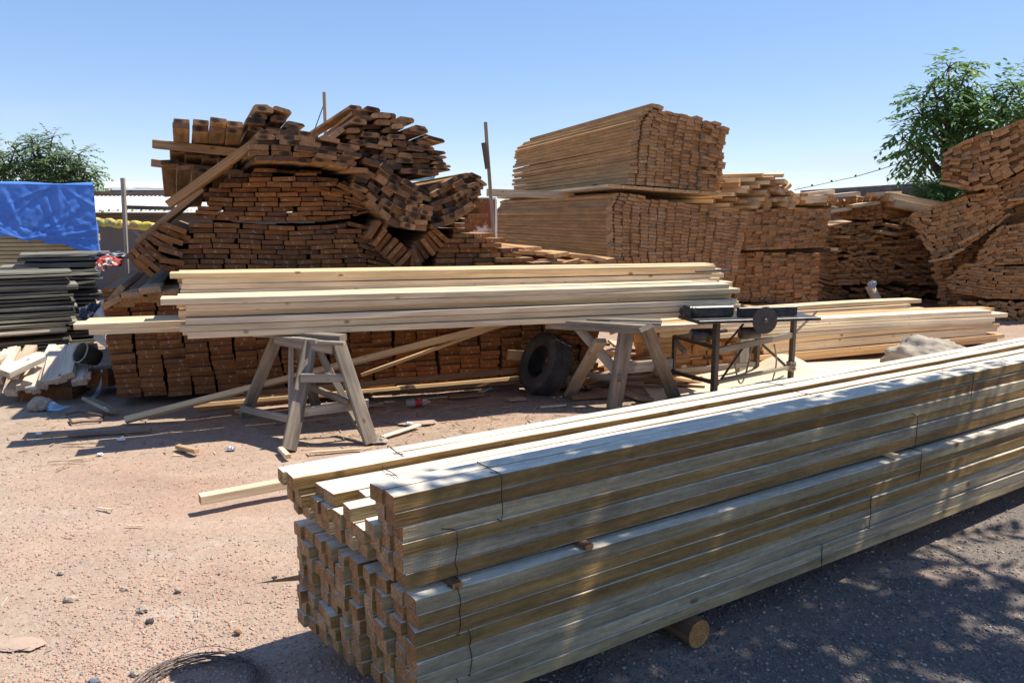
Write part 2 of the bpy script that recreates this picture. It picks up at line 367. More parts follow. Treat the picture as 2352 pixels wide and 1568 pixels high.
def lay(items, plane, back, axis_ang, L, name, mat, label, group, cat='board', prot=.05, prot_fn=None, rg=random, axz=0.0, axj=.012, mass=None, keep=None, keepn=None, rnd_fn=None, Lj=.15, **kw):
    """make a board for every layout item; label(r, k, rows) -> text; keep(item) false -> into the mass"""
    n = 0; ntop = max((i[0] for i in items), default=0)
    rank = {}
    for r, k in sorted({(i[0], i[1]) for i in items}): rank[(r, k)] = 0
    byrow = {}
    for i in items: byrow.setdefault(i[0], []).append(i)
    for it in items:
        r, k, u, z, ang, wd, th = it
        p = rg.uniform(-prot, prot) if prot_fn is None else prot_fn(it, rg)
        a = axis_ang + rg.gauss(0, axj)
        ax = Vector((-math.sin(a), math.cos(a), axz + rg.gauss(0, axj * .4))).normalized()
        fr = plane.pos(u, z, back) - ax * p
        own = keep is None or keep(it)
        pos = sorted(x[2] for x in byrow[r]).index(u)
        put_board(name, mat, fr, ax, L * rg.uniform(1 - Lj, 1), wd, th, ang, rnd=(rnd_fn(it, rg) if rnd_fn else None), rg=rg, mb=None if own else mass, label=label(r, pos, ntop) if own else None, cat=cat, group=group, **kw)
        n += 1
    return n

TH = R(21)   # the piles run back towards the left

# ================================================================== LEFT PILE
rg = random.Random(11)
PL = Plane(ground(270, 930), R(13))
ubase = lambda px, py, z=.07: (px, py)
shade_mass = MB()
# lower block, boards in upright columns
def pxz(plane, px, z, back=0.0):
    """picture y of plane height z at picture column px"""
    lo, hi = 0, 1568
    for _ in range(40):
        m = (lo + hi) / 2
        if plane.uz(px, m, back)[1] > z: lo = m
        else: hi = m
    return lo
b0 = [(x, pxz(PL, x, .06)) for x in (235, 500, 800, 1250, 1400)]
itA = columns(PL, b0, [(235, 660), (420, 655), (520, 650), (800, 645), (1000, 640), (1250, 640), (1400, 690)], [(277, 935), (262, 860), (246, 790), (240, 700), (238, 655)], [(1375, 890), (1385, 640)], 22, .0435, rg=rg, wavy=.022, tk=.9)
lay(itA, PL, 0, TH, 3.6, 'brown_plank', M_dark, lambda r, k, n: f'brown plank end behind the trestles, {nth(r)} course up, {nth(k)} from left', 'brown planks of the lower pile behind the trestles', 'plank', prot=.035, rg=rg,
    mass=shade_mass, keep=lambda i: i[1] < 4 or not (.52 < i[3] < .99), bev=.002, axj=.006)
# a few tilted boards lying on its left end
for n_, (x, y, a, pr) in enumerate([(270, 672, 48, .1), (285, 700, 8, .02), (300, 690, 4, .05), (325, 668, 3, .15), (345, 685, -4, .12), (365, 672, 12, .15), (385, 690, 10, .1), (310, 672, 2, .25), (350, 660, 6, .3), (390, 668, 9, .22), (262, 690, 30, .2)]):
    h = PL.hit(x, y); a_ = TH; ax = Vector((-math.sin(a_), math.cos(a_), 0))
    put_board('loose_plank', M_scrap, h - ax * pr, ax, 3, .17, .05, R(a), rg=rg, bev=.004, rnd=rg.choice([.3, .9, .35, 1.0]), label=f'loose weathered plank on the left end of the lower pile, {nth(n_)} from the left', cat='plank', group='loose planks topping the left end of the lower pile')

# block two: sagging courses
itB = courses(PL, [(290, 640), (420, 642), (700, 640), (960, 634)], [(395, 513), (507, 511), (640, 518), (690, 519), (780, 514), (832, 514), (880, 545), (960, 600)],
              [(375, 640), (385, 600), (412, 560), (430, 515)], [(962, 636), (945, 610), (902, 575), (853, 530)], 11, .215, back=.12, rg=rg, tk=.87, gap=.012, ajit=.02)
LB = lambda s: (lambda r, k, n: f'chalked board in the {s}, {nth(r)} course up, {nth(k)} from left')
lay(itB, PL, .12, TH, 3.6, 'chalked_board', M_arch, LB('sagging middle courses'), 'boards of the sagging middle courses of the big pile', prot=.05, rg=rg, bev=.003)
itC = courses(PL, [(400, 505), (467, 504), (523, 507), (654, 509), (785, 505), (850, 487), (880, 470)], [(490, 410), (523, 410), (640, 408), (765, 408), (800, 424), (850, 472)],
              [(418, 506), (435, 480), (470, 440), (498, 408)], [(868, 490), (840, 455), (800, 424), (765, 405)], 9, .21, back=.15, rg=rg, tk=.87, gap=.012, ajit=.02)
lay(itC, PL, .15, TH, 3.6, 'chalked_board', M_arch, LB('dome below the bundles'), 'boards of the domed courses below the blackened bundles', rg=rg, bev=.003,
    prot_fn=lambda it, g: g.uniform(-.04, .05) + (g.uniform(0, .22) if it[0] >= 7 else 0))
# loose boards over the dome
itC2 = courses(PL, [(500, 408), (650, 405), (770, 405)], [(505, 386), (650, 388), (765, 394)], [(510, 408), (520, 388)], [(770, 405), (765, 390)], 2, .2, back=.12, rg=rg, drop=.3)
lay(itC2, PL, .12, TH, 3.4, 'chalked_board', M_arch, LB('loose layer crowning the dome'), 'boards of the loose layer crowning the dome', prot=.14, rg=rg, bev=.003)
# fan of tipped boards on the left flank
for n_, (x, y, a) in enumerate([(313, 603, -57), (324, 592, -54), (335, 580, -51), (347, 570, -47), (356, 585, -35), (362, 556, -36), (374, 546, -33), (380, 565, -25), (387, 532, -29), (402, 524, -22), (332, 613, -50), (346, 604, -43), (360, 606, -30), (372, 592, -27), (374, 613, -14), (393, 577, -18), (394, 550, -21), (410, 541, -17), (396, 600, -10)]):
    h = PL.hit(x, y, .08); ax = Vector((-math.sin(TH), math.cos(TH), 0))
    put_board('tipped_board', M_arch, h - ax * rg.uniform(0, .1), ax, 3.4, .2, .045, R(a), rg=rg, bev=.003, label=f'tipped brown board on the left flank of the big pile, {nth(n_)} up the slope', cat='board', group='tipped boards on the left flank of the big pile')
# V of tipped boards in the saddle
for n_, (x, y, a) in enumerate([(868, 545, 52), (880, 556, 50), (892, 566, 47), (903, 576, 45), (914, 585, 44), (925, 594, 45), (936, 603, 46), (880, 525, 58), (856, 527, 55)]):
    h = PL.hit(x, y, .05); ax = Vector((-math.sin(TH), math.cos(TH), 0))
    put_board('tipped_board', M_arch, h - ax * rg.uniform(0, .12), ax, 3.4, .19, .042, R(a), rg=rg, bev=.003, label=f'steep brown board on the left side of the saddle, {nth(n_)} down', cat='board', group='steep boards on the left side of the saddle')
for n_, (x, y, a) in enumerate([(1008, 540, -40), (998, 549, -46), (988, 558, -50), (978, 566, -52), (968, 574, -56), (958, 582, -60), (950, 592, -68), (944, 606, 86), (956, 615, 84)]):
    h = PL.hit(x, y, .08); ax = Vector((-math.sin(TH), math.cos(TH), 0))
    put_board('tipped_board', M_arch, h - ax * rg.uniform(0, .12), ax, 3.4, .19, .042, R(a), rg=rg, bev=.003, label=f'steep brown board on the right side of the saddle, {nth(n_)} down', cat='board', group='steep boards on the right side of the saddle')
# low stepped part to the right of the saddle
itD = courses(PL, [(950, 628), (1100, 626), (1270, 624)], [(950, 455), (1100, 455), (1270, 455)], [(965, 628), (985, 600), (1000, 560), (1030, 525), (1050, 500), (1060, 455)],
              [(1268, 626), (1240, 600), (1190, 572), (1120, 545), (1070, 522), (1100, 500), (1112, 470), (1100, 455)], 15, .2, back=.1, rg=rg, tk=.87, gap=.012, ajit=.02)
lay(itD, PL, .1, TH, 3.0, 'chalked_board', M_arch, LB('steps right of the saddle'), 'boards of the low stepped courses right of the saddle', prot=.06, rg=rg, bev=.003)

# blackened bundles
LK = lambda s: (lambda r, k, n: f'blackened board in the {s}, {nth(r)} layer up, {nth(k)} from left')
itE = courses(PL, [(785, 425), (830, 450), (870, 490), (905, 518), (945, 528), (990, 532)], [(785, 385), (830, 362), (870, 372), (930, 412), (975, 434), (990, 440)],
              [(800, 440), (805, 420), (830, 370)], [(988, 532), (984, 440)], 8, .125, back=-.12, rg=rg, ajit=.06, wj=.2)
lay(itE, PL, -.12, TH, 3.2, 'blackened_board', M_black, LK('bundle sliding into the saddle'), 'black-tipped boards of the bundle sliding into the saddle', prot=.08, rg=rg, bev=.005, axj=.02)
itE2 = courses(PL, [(975, 530), (1040, 515), (1075, 490), (1115, 455)], [(975, 440), (1000, 425), (1060, 398), (1100, 400), (1116, 425)],
               [(988, 530), (980, 430)], [(1075, 492), (1112, 450), (1100, 398)], 8, .115, back=-.1, rg=rg, ajit=.07, wj=.2)
lay(itE2, PL, -.1, TH, 3.2, 'blackened_board', M_black, LK('bundle climbing from the saddle'), 'black-tipped boards of the bundle climbing out of the saddle', prot=.08, rg=rg, bev=.005, axj=.02)
itF = courses(PL, [(535, 374), (640, 374), (740, 380), (810, 398)], [(560, 303), (640, 303), (700, 308), (800, 338)], [(560, 374), (570, 303)], [(812, 398), (785, 330)], 6, .17, back=-.1, rg=rg, ajit=.04, flat=.7)
lay(itF, PL, -.1, R(23), 3.6, 'blackened_board', M_black, LK('flat bundle over the dome'), 'black-tipped boards of the flat bundle over the dome', rg=rg, bev=.006, prot_fn=lambda it, g: g.uniform(-.05, .1) + .22)
itG = columns(PL, [(392, 296), (450, 300), (545, 305)], [(398, 264), (450, 268), (545, 284)], [(398, 296), (402, 264)], [(560, 305), (560, 284)], 4, .05, back=-.1, rg=rg)
lay(itG, PL, -.1, R(23), 2.8, 'blackened_board', M_black, LK('stack jutting at upper left'), 'black-tipped boards of the tail-down stack at the upper left', rg=rg, axz=-.16, bev=.006, prot=.06)
itH = courses(PL, [(545, 300), (600, 304), (690, 306)], [(562, 228), (620, 236), (668, 262), (685, 280)], [(548, 300), (575, 228)], [(690, 306), (668, 262)], 5, .145, back=-.05, rg=rg, ajit=.14, flat=.5)
lay(itH, PL, -.05, R(24), 3.0, 'blackened_board', M_black, LK('ragged peak left of the pole'), 'black-tipped boards of the ragged peak left of the pole', rg=rg, axz=-.05, bev=.005, wane=.016, prot=.12)
itI = courses(PL, [(765, 346), (860, 366), (960, 396), (1025, 392)], [(795, 233), (870, 250), (940, 272), (1000, 312), (1012, 330)], [(775, 350), (790, 300), (800, 233)], [(1024, 392), (1012, 360), (1003, 315)], 10, .15, back=0, rg=rg, ajit=.09, wj=.25, flat=.3)
lay(itI, PL, 0, R(22), 3.4, 'blackened_board', M_black, LK('rounded bundle right of the pole'), 'black-tipped boards of the rounded bundle right of the pole', rg=rg, bev=.006, wane=.014, prot=.1)
# planks lying on the flank, bearers under the tail-down stack, boards under the rounded bundle
def plank_px(name, mat, p, a, b, w_, t_, label, cat, back=(0, 0), roll=0.0, group=None, plane=PL, yhint=None, **kw):
    A = plane.hit(*a, back[0]); B = plane.hit(*b, back[1])
    g, M = bar_geo(A, B, w_, t_, roll, rg, yhint, nseg=4, **kw); m = MB(); m.add(g[0], g[1], g[2], g[3], rg.random() if p is None else p, g[4]); o = m.build(name, mat); o.matrix_world = M
    return tag(o, label, cat, group)
plank_px('flank_plank', M_arch, .4, (388, 470), (612, 310), .2, .06, 'long brown plank lying along the left flank up to the flat bundle', 'plank', (-.15, -.12))
plank_px('flank_plank', M_dark, .4, (400, 464), (530, 376), .18, .045, 'shorter brown plank lying along the left flank below the long one', 'plank', (-.05, -.05))
plank_px('flank_plank', M_arch, .2, (320, 556), (470, 434), .16, .05, 'thin brown plank edging the left flank above the tipped boards', 'plank', (.35, .3))
plank_px('cross_bearer', M_black, .3, (352, 331), (560, 352), .09, .075, 'squared bearer under the tail-down stack, its pale end jutting left', 'bearer', (.35, .35), bev=.005)
plank_px('cross_bearer', M_black, .1, (349, 374), (560, 400), .08, .07, 'lower squared bearer below the tail-down stack, stub end jutting left', 'bearer', (.75, .75), bev=.005)
for n_, (x, y, a, dz) in enumerate([(410, 345, 3, -.16), (445, 352, 3, -.16), (485, 360, 4, -.15), (520, 368, 3, -.15), (390, 372, 4, -.1), (425, 385, 4, -.12), (460, 392, 4, -.12)]):
    h = PL.hit(x, y, .5); ax = Vector((-math.sin(R(24)), math.cos(R(24)), dz)).normalized()
    put_board('underlying_board', M_black, h, ax, 2.4, .15, .04, R(a), rg=rg, bev=.004, label=f'weathered board under the tail-down stack, {nth(n_)} from left', cat='board', group='boards seen from below under the tail-down stack')
for n_, (x, y, a) in enumerate([(860, 372, 8), (900, 384, 6), (945, 392, 3), (985, 396, -2), (770, 310, 38)]):
    h = PL.hit(x, y, -.05); ax = Vector((-math.sin(R(22)), math.cos(R(22)), 0))
    put_board('underlying_board', M_black, h, ax, 3.0, .19, .045, R(a), rg=rg, bev=.004, label=f'broad board right under the rounded bundle, {nth(n_)} from its left' if n_ < 4 else 'tilted square-ended board left of the rounded bundle', cat='board', group='broad boards right under the rounded bundle' if n_ < 4 else None)
for n_, (x, y, a, ya) in enumerate([(1290, 585, 6, 35), (1250, 583, -4, 30), (1330, 590, -8, 25), (1315, 603, 10, 28), (1285, 607, -6, 20), (1350, 604, 4, 35), (1375, 595, -12, 30), (1395, 600, 8, 20), (1260, 600, 2, 22), (1340, 612, 5, 26), (1205, 580, -3, 24), (1225, 572, 2, 26)]):
    h = PL.hit(x, y, .3 + rg.uniform(0, .3)); ax = Vector((-math.sin(R(ya)), math.cos(R(ya)), .01))
    put_board('loose_board', M_mid, h, ax, 1.8, .2, .04, R(a), rg=rg, bev=.003, label=f'loose tan board on the low stepped part, {nth(n_)} among the scattered ones', cat='board', group='loose boards scattered on the low stepped part')

# ================================================================== MIDDLE PILE
rg = random.Random(21)
g12 = ray(1400, 742); PM = Plane(Vector((g12.x * 12.5 / g12.y, 12.5, 0)), R(15))
far_mass = MB()
LM = lambda s: (lambda r, k, n: f'tan board in the {s}, {nth(r)} layer up, {nth(k)} from left')
itM1 = columns(PM, [(1400, 700), (1550, 702), (1690, 696)], [(1392, 463), (1415, 440), (1445, 446), (1520, 462), (1600, 470), (1716, 482)], [(1420, 700), (1404, 620), (1392, 590), (1390, 480), (1412, 442)], [(1680, 700), (1698, 610), (1716, 520), (1720, 480)], 17, .0565, rg=rg, wavy=.012, ajit=.006, wmin=.95, gap=.007, tk=.90)
def keepM(it): return it[1] <= 4 or it[0] >= 30
lay(itM1, PM, 0, TH, 5.3, 'pine_board', M_mid, LM('lower middle pile'), 'tan boards of the lower middle pile', rg=rg, mass=far_mass, keep=lambda it: (it[1] <= 6 and it[0] >= 8 and it[3] > 1.0) or it[0] >= 33, Lj=.03, axj=.004, prot_fn=lambda it, g: g.uniform(-.02, .025) + .018 * math.sin(it[1] * 1.4 + it[3] * 2))
itM2 = columns(PM, [(1450, 424), (1560, 432), (1655, 446)], [(1455, 262), (1480, 244), (1500, 240), (1535, 254), (1580, 262), (1640, 282), (1668, 292)], [(1442, 424), (1447, 385), (1450, 325), (1458, 282), (1476, 258), (1503, 241)], [(1655, 446), (1660, 360), (1668, 290)], 11, .0565, rg=rg, wavy=.012, ajit=.01, wmin=.95, gap=.007, tk=.90)
lay(itM2, PM, 0, TH, 5.3, 'pine_board', M_mid, LM('upper middle pile'), 'tan boards of the upper middle pile', rg=rg, mass=far_mass, keep=lambda it: it[1] <= 2 or it[0] >= 25, Lj=.04, axj=.004, axz=-.012, prot_fn=lambda it, g: g.uniform(-.025, .03) + .018 * math.sin(it[1] * 1.3 + it[3] * 2) + (g.uniform(0, .14) if it[1] >= 8 else 0))
# bearers and the boards right under the upper pile
ubr = [(1355, 436), (1182, 465)]
for n_, (x, y, lab) in enumerate([(1362, 434, 'thick round bearer between the two middle piles, its near dark end by the pile front'), (1190, 464, 'thick round bearer between the two middle piles, its dark end at the far left corner')]):
    d = 12.5 + (1.1 if n_ == 0 else 4.6)
    h = at_y(x, y, d); v, f = tube_geo([h, h + PM.u * 1.0, h + PM.u * 2.6], [.085, .08, .075], 12)
    m = MB(); m.add(v, f); o = m.build('round_bearer', M_log, None, True); tag(o, lab, 'bearer')
for n_ in range(8):
    x = 1404 + n_ * 36; h = PM.hit(x, 428 + n_ * 2.6, .0); ax = Vector((-math.sin(TH), math.cos(TH), -.012))
    put_board('underlying_board', M_pine, h - ax * .12, ax, 5.2, .235, .04, R(-3), rg=rg, rnd=.4, label=f'pale board right under the upper middle pile, {nth(n_)} from its left', cat='board', group='pale boards right under the upper middle pile')

# ================================================================== RIGHT PILES
rg = random.Random(31)
def yplane(px, d, ang):
    g = ray(px, 742); return Plane(Vector((g.x * d / g.y, d, 0)), R(ang))
PR = yplane(1800, 14.2, 8)
it = columns(PR, [(1700, 575), (1800, 572), (1908, 568)], [(1715, 478), (1800, 476), (1905, 482)], [(1712, 575), (1716, 478)], [(1893, 568), (1912, 484)], 11, .05, rg=rg, wavy=.012, wmin=.96, gap=.003, ajit=.006)
lay(it, PR, 0, R(14), 4, 'brown_batten', M_far, LM('dark upper right block'), 'boards of the upper block right of the middle piles', rg=rg, mass=far_mass, keep=lambda i: i[0] >= 13)
it = columns(PR, [(1700, 694), (1800, 698), (1890, 692)], [(1705, 580), (1800, 582), (1890, 582)], [(1690, 694), (1702, 586)], [(1886, 692), (1890, 588)], 10, .05, rg=rg, wavy=.015, wmin=.96, gap=.003, ajit=.006)
lay(it, PR, .12, R(14), 4, 'brown_batten', M_far, LM('lower right block'), 'boards of the lower block right of the middle piles', rg=rg, mass=far_mass, keep=lambda i: i[0] >= 15)
it = columns(PR, [(1690, 722), (1850, 724)], [(1690, 696), (1850, 698)], [(1690, 722), (1692, 696)], [(1880, 722), (1880, 698)], 9, .05, rg=rg)
lay(it, PR, -.5, R(14), 3, 'short_block', M_far, LM('low row of stubs'), 'stubs in the row under the right blocks', 'block', rg=rg)
for n_, bk in enumerate([.35, 1.5, 3.0]):  # bars added to darken the slot, blocking the bright ground behind it
    h = PR.hit(1705, 576, bk); put_board('round_bearer', M_log, h, PR.u, 1.75, .12, .09, 0, rg=rg, bev=.03, label=f'added dark bar blocking the bright slot between the right blocks, {nth(n_)} from the front', cat='bearer')
# loose light planks on top
for n_, (x, y, ya, a, wd) in enumerate([(1660, 452, 60, 2, .2), (1690, 446, 62, 3, .2), (1720, 440, 58, -3, .2), (1745, 428, 60, 4, .2), (1770, 420, 64, -2, .2), (1800, 402, 66, 10, .2), (1700, 425, 58, 0, .22), (1735, 412, 62, 5, .2),
                                        (1765, 445, 45, -30, .16), (1785, 432, 40, 24, .16), (1800, 440, 35, -20, .16), (1812, 430, 32, 35, .16), (1822, 446, 30, -28, .16), (1790, 458, 35, 10, .16), (1810, 464, 30, 60, .16), (1770, 466, 38, -70, .15),
                                        (1745, 470, 40, 40, .15), (1825, 470, 32, 75, .15), (1720, 462, 50, 5, .2), (1680, 470, 55, 4, .2), (1640, 462, 58, 2, .2), (1752, 402, 63, 6, .22), (1700, 415, 60, 3, .22), (1725, 432, 57, -4, .2), (1778, 408, 60, 12, .2), (1806, 418, 50, -14, .18), (1760, 455, 42, 18, .16), (1695, 458, 56, -3, .2), (1815, 455, 33, 20, .16), (1830, 460, 30, -15, .16)]):
    h = PR.hit(x, y, -.1); ax = Vector((-math.sin(R(ya)), math.cos(R(ya)), 0)); put_board('topping_board', M_pine if n_ % 3 else M_far, h, ax, 3, wd, .065, R(a), rg=rg, label=f'loose tan board on the right blocks, {nth(n_)} in the jumble', cat='board', group='loose boards jumbled on top of the right blocks')
# second messy pile: long light bundle on top, dark curved courses below
PS = yplane(2030, 15.0, 0)
it = columns(PS, [(1905, 500), (2000, 505), (2040, 500)], [(1925, 462), (1960, 448), (2040, 452)], [(1912, 500), (1925, 458)], [(2040, 500), (2042, 452)], 8, .05, rg=rg, ajit=.1)
lay(it, PS, 0, R(-42), 3.4, 'bundle_board', M_far, LM('bundle below the wall'), 'boards of the light bundle below the block wall', rg=rg, axz=-.06)
for n_, (x, y, a, ya) in enumerate([(1890, 452, 4, 55), (1860, 447, 2, 60), (1905, 470, -6, 50), (1930, 478, 6, 48), (1870, 466, 3, 60), (1840, 452, 2, 62), (2060, 455, 3, -44), (2085, 462, 4, -44), (2045, 448, 3, -42), (1925, 462, -10, 50), (1895, 480, 12, 45)]):
    h = PS.hit(x, y, 0); ax = Vector((-math.sin(R(ya)), math.cos(R(ya)), -.04 if ya < 0 else 0)); put_board('topping_board', M_pine, h, ax, 3, .26, .055, R(a), rg=rg, label=f'pale board strewn below the block wall, {nth(n_)} in the scatter', cat='board', group='pale boards strewn below the block wall')
for n_, (x, y, a, ya, wd) in enumerate([(2050, 520, -14, -40, .3), (2085, 512, -24, -45, .25), (1960, 545, -3, 40, .25), (2030, 535, -8, -50, .3), (2120, 545, 5, -30, .25), (1930, 574, -8, 50, .25), (1900, 572, 4, 55, .2), (1890, 565, 2, 55, .2), (2075, 508, 55, -30, .15), (2090, 500, 58, -30, .15), (2105, 496, 60, -30, .15), (2120, 492, 58, -30, .15)]):
    h = PS.hit(x, y, -.3); ax = Vector((-math.sin(R(ya)), math.cos(R(ya)), 0)); put_board('jutting_board', M_pine if n_ % 2 else M_far, h, ax, 1.6, wd, .05, R(a), rg=rg, label=f'single board jutting from the slumped pile, {nth(n_)} of those sticking out', cat='board', group='boards jutting from the slumped pile')
for n_, (a_, b_, w_, t_, bk) in enumerate([((2034, 452), (2168, 476), .25, .15, -.3), ((2046, 466), (2150, 487), .25, .12, -.35), ((1846, 447), (1908, 440), .25, .07, -.2), ((1832, 456), (1902, 452), .25, .07, -.25), ((1905, 451), (1966, 445), .25, .07, -.25), ((1842, 464), (1890, 461), .22, .06, -.3), ((1950, 474), (2012, 466), .22, .06, -.3), ((1898, 486), (1948, 479), .2, .06, -.3), ((2000, 447), (2060, 444), .25, .07, -.2)]):
    plank_px('pale_plank', M_pine, rg.uniform(0, 1), a_, b_, w_, t_, f'long pale plank fanning out below the block wall, {nth(n_)} counted through the heap', 'plank', (bk, bk + .15), group='long pale planks fanning out below the block wall', plane=PS)
it = courses(PS, [(1895, 655), (2000, 652), (2180, 655)], [(1900, 520), (2000, 508), (2080, 500), (2180, 490)], [(1895, 655), (1905, 520)], [(2200, 655), (2150, 560), (2110, 495)], 22, .16, rg=rg, ajit=.16, drop=.05)
lay(it, PS, 0, R(-8), 3, 'brown_batten', M_far, LM('slumped pile'), 'boards of the slumped pile', rg=rg, prot=.12, mass=far_mass, keep=lambda i: i[0] >= 19 or (i[0] % 4 == 0 and i[1] % 3 == 0))
it = courses(PS, [(1880, 730), (2320, 735)], [(1880, 655), (2000, 662), (2180, 656), (2320, 690)], [(1880, 730), (1890, 655)], [(2330, 735), (2320, 690)], 10, .17, back=.3, rg=rg, ajit=.2, drop=.1)
lay(it, PS, .3, R(-8), 2.5, 'brown_batten', M_far, LM('low dark heap'), 'boards of the low heap under the slumped pile', rg=rg, prot=.15, mass=far_mass, keep=lambda i: False)
# tall pile at the far right edge
PT = yplane(2240, 12.5, -22)
TT = R(-36)
LT = lambda s: (lambda r, k, n: f'brown board in the tall pile, {s}, {nth(r)} layer up, {nth(k)} from left')
def tall(bot, top, left, right, rows, s, bw=.135, keep=None, **kw):
    it = courses(PT, bot, top, left, right, rows, bw, rg=rg, ajit=kw.pop('ajit', .05))
    lay(it, PT, 0, TT, 3.2, 'corner_board', M_far, LT(s), f'boards in the {s} of the tall corner pile', rg=rg, mass=far_mass, keep=keep, **kw)
tall([(2160, 418), (2240, 440), (2300, 415), (2420, 352)], [(2160, 366), (2183, 344), (2250, 314), (2352, 278), (2420, 262)], [(2168, 440), (2160, 366), (2185, 340)], [(2420, 420), (2420, 262)], 12, 'overhanging crown', keep=lambda i: i[0] % 2 == 0 or i[0] >= 10, ajit=.12, prot_fn=lambda it, g: .25 + g.uniform(-.1, .1))
tall([(2250, 505), (2330, 470), (2420, 455)], [(2245, 440), (2300, 418), (2420, 362)], [(2262, 505), (2250, 440)], [(2420, 455), (2420, 362)], 12, 'recessed part', keep=lambda i: False, ajit=.1)
tall([(2085, 520), (2133, 596), (2200, 580), (2296, 512), (2330, 490)], [(2080, 497), (2150, 470), (2233, 446), (2300, 440)], [(2140, 596), (2090, 510)], [(2310, 505), (2300, 440)], 13, 'slipped left shoulder', keep=lambda i: i[0] % 3 == 0, ajit=.12)
tall([(2200, 618), (2300, 608), (2420, 604)], [(2240, 570), (2300, 520), (2420, 500)], [(2225, 618), (2250, 570), (2290, 520)], [(2420, 604), (2420, 500)], 13, 'coursed middle', keep=lambda i: i[0] % 2 == 0)
tall([(2166, 645), (2190, 672), (2266, 685), (2420, 690)], [(2166, 640), (2216, 604), (2300, 612), (2420, 612)], [(2178, 690), (2172, 640), (2216, 604)], [(2420, 690), (2420, 612)], 11, 'lens-shaped base', keep=lambda i: i[0] % 2 == 1)
tall([(2180, 760), (2420, 770)], [(2200, 692), (2420, 695)], [(2190, 760), (2200, 692)], [(2420, 770), (2420, 695)], 9, 'scattered footing', keep=lambda i: False, ajit=.25)
for n_, (x, y, a, wd) in enumerate([(2185, 425, -12, .3), (2290, 372, 14, .3), (2250, 405, 10, .28), (2225, 548, 34, .3), (2190, 582, 30, .3), (2340, 458, 6, .26), (2270, 430, 5, .25), (2160, 595, 14, .3)]):
    h = PT.hit(x, y, -.1); ax = Vector((-math.sin(TT), math.cos(TT), 0)); put_board('underlying_board', M_pine, h - ax * .2, ax, 3, wd, .035, R(a), rg=rg, rnd=.7, label=f'pale board seen from below in the tall corner pile, {nth(n_)} of the undersides', cat='board', group='pale undersides in the tall corner pile')
itX = courses(PT, [(2150, 760), (2440, 770)], [(2080, 520), (2180, 450), (2260, 420), (2440, 330)], [(2170, 760), (2130, 600), (2120, 500), (2250, 425)], [(2440, 770), (2440, 330)], 40, .15, back=.55, rg=rg, ajit=.08)
lay(itX, PT, .55, TT, 2.4, 'corner_board', M_far, LT('x'), '', rg=rg, mass=far_mass, keep=lambda i: False)
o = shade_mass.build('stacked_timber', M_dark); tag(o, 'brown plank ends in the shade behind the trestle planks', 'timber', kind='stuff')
o = far_mass.build('stacked_timber', M_far)
tag(o, 'the many small brown board ends deep in the piles on the right', 'timber', kind='stuff')
# ================================================================== FOREGROUND BEAM STACK
rg = random.Random(41)
# tops and undersides painted paler, standing in for sun and sky on the tops
def paint_lit_tops(m, pale):
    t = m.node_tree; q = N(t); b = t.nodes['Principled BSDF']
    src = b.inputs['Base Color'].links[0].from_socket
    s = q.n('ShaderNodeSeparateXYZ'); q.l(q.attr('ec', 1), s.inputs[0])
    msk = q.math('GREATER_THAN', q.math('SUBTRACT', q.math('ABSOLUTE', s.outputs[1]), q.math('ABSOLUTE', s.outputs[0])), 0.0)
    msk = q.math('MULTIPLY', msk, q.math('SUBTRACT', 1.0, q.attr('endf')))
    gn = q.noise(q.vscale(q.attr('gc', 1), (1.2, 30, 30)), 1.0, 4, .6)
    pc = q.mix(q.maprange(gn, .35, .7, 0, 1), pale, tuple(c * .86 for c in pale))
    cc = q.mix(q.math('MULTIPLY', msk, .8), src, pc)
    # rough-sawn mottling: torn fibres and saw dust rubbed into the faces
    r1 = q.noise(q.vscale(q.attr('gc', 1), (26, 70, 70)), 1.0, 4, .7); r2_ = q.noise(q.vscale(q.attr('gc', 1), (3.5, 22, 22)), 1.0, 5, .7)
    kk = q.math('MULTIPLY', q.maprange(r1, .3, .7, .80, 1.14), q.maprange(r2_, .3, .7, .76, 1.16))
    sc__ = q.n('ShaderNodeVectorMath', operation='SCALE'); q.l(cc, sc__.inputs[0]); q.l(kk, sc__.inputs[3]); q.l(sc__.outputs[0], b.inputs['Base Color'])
paint_lit_tops(M_beam, (.80, .73, .60))
v_ = ray(3928, 495); BD = Vector((v_.x, v_.y, 0)).normalized(); BW = Vector((-BD.y, BD.x, 0))
P0 = Vector((-.30, 2.12, 0)); BH, BWID, BZ = .0504, .0765, .112
near_rows = [.55, .86, .92, .72, 1.0, .28, .2, .26, .82, .2, .95, .28, .76, .08, .25]      # from the bottom
near_rows = [.62, .9, .84, 1.0, .3, .2, .26, .8] + [.2, .95, .3, .74, .06, .25]
heights = [14, 11, 11, 11, 12]
wires = []
nb = 0
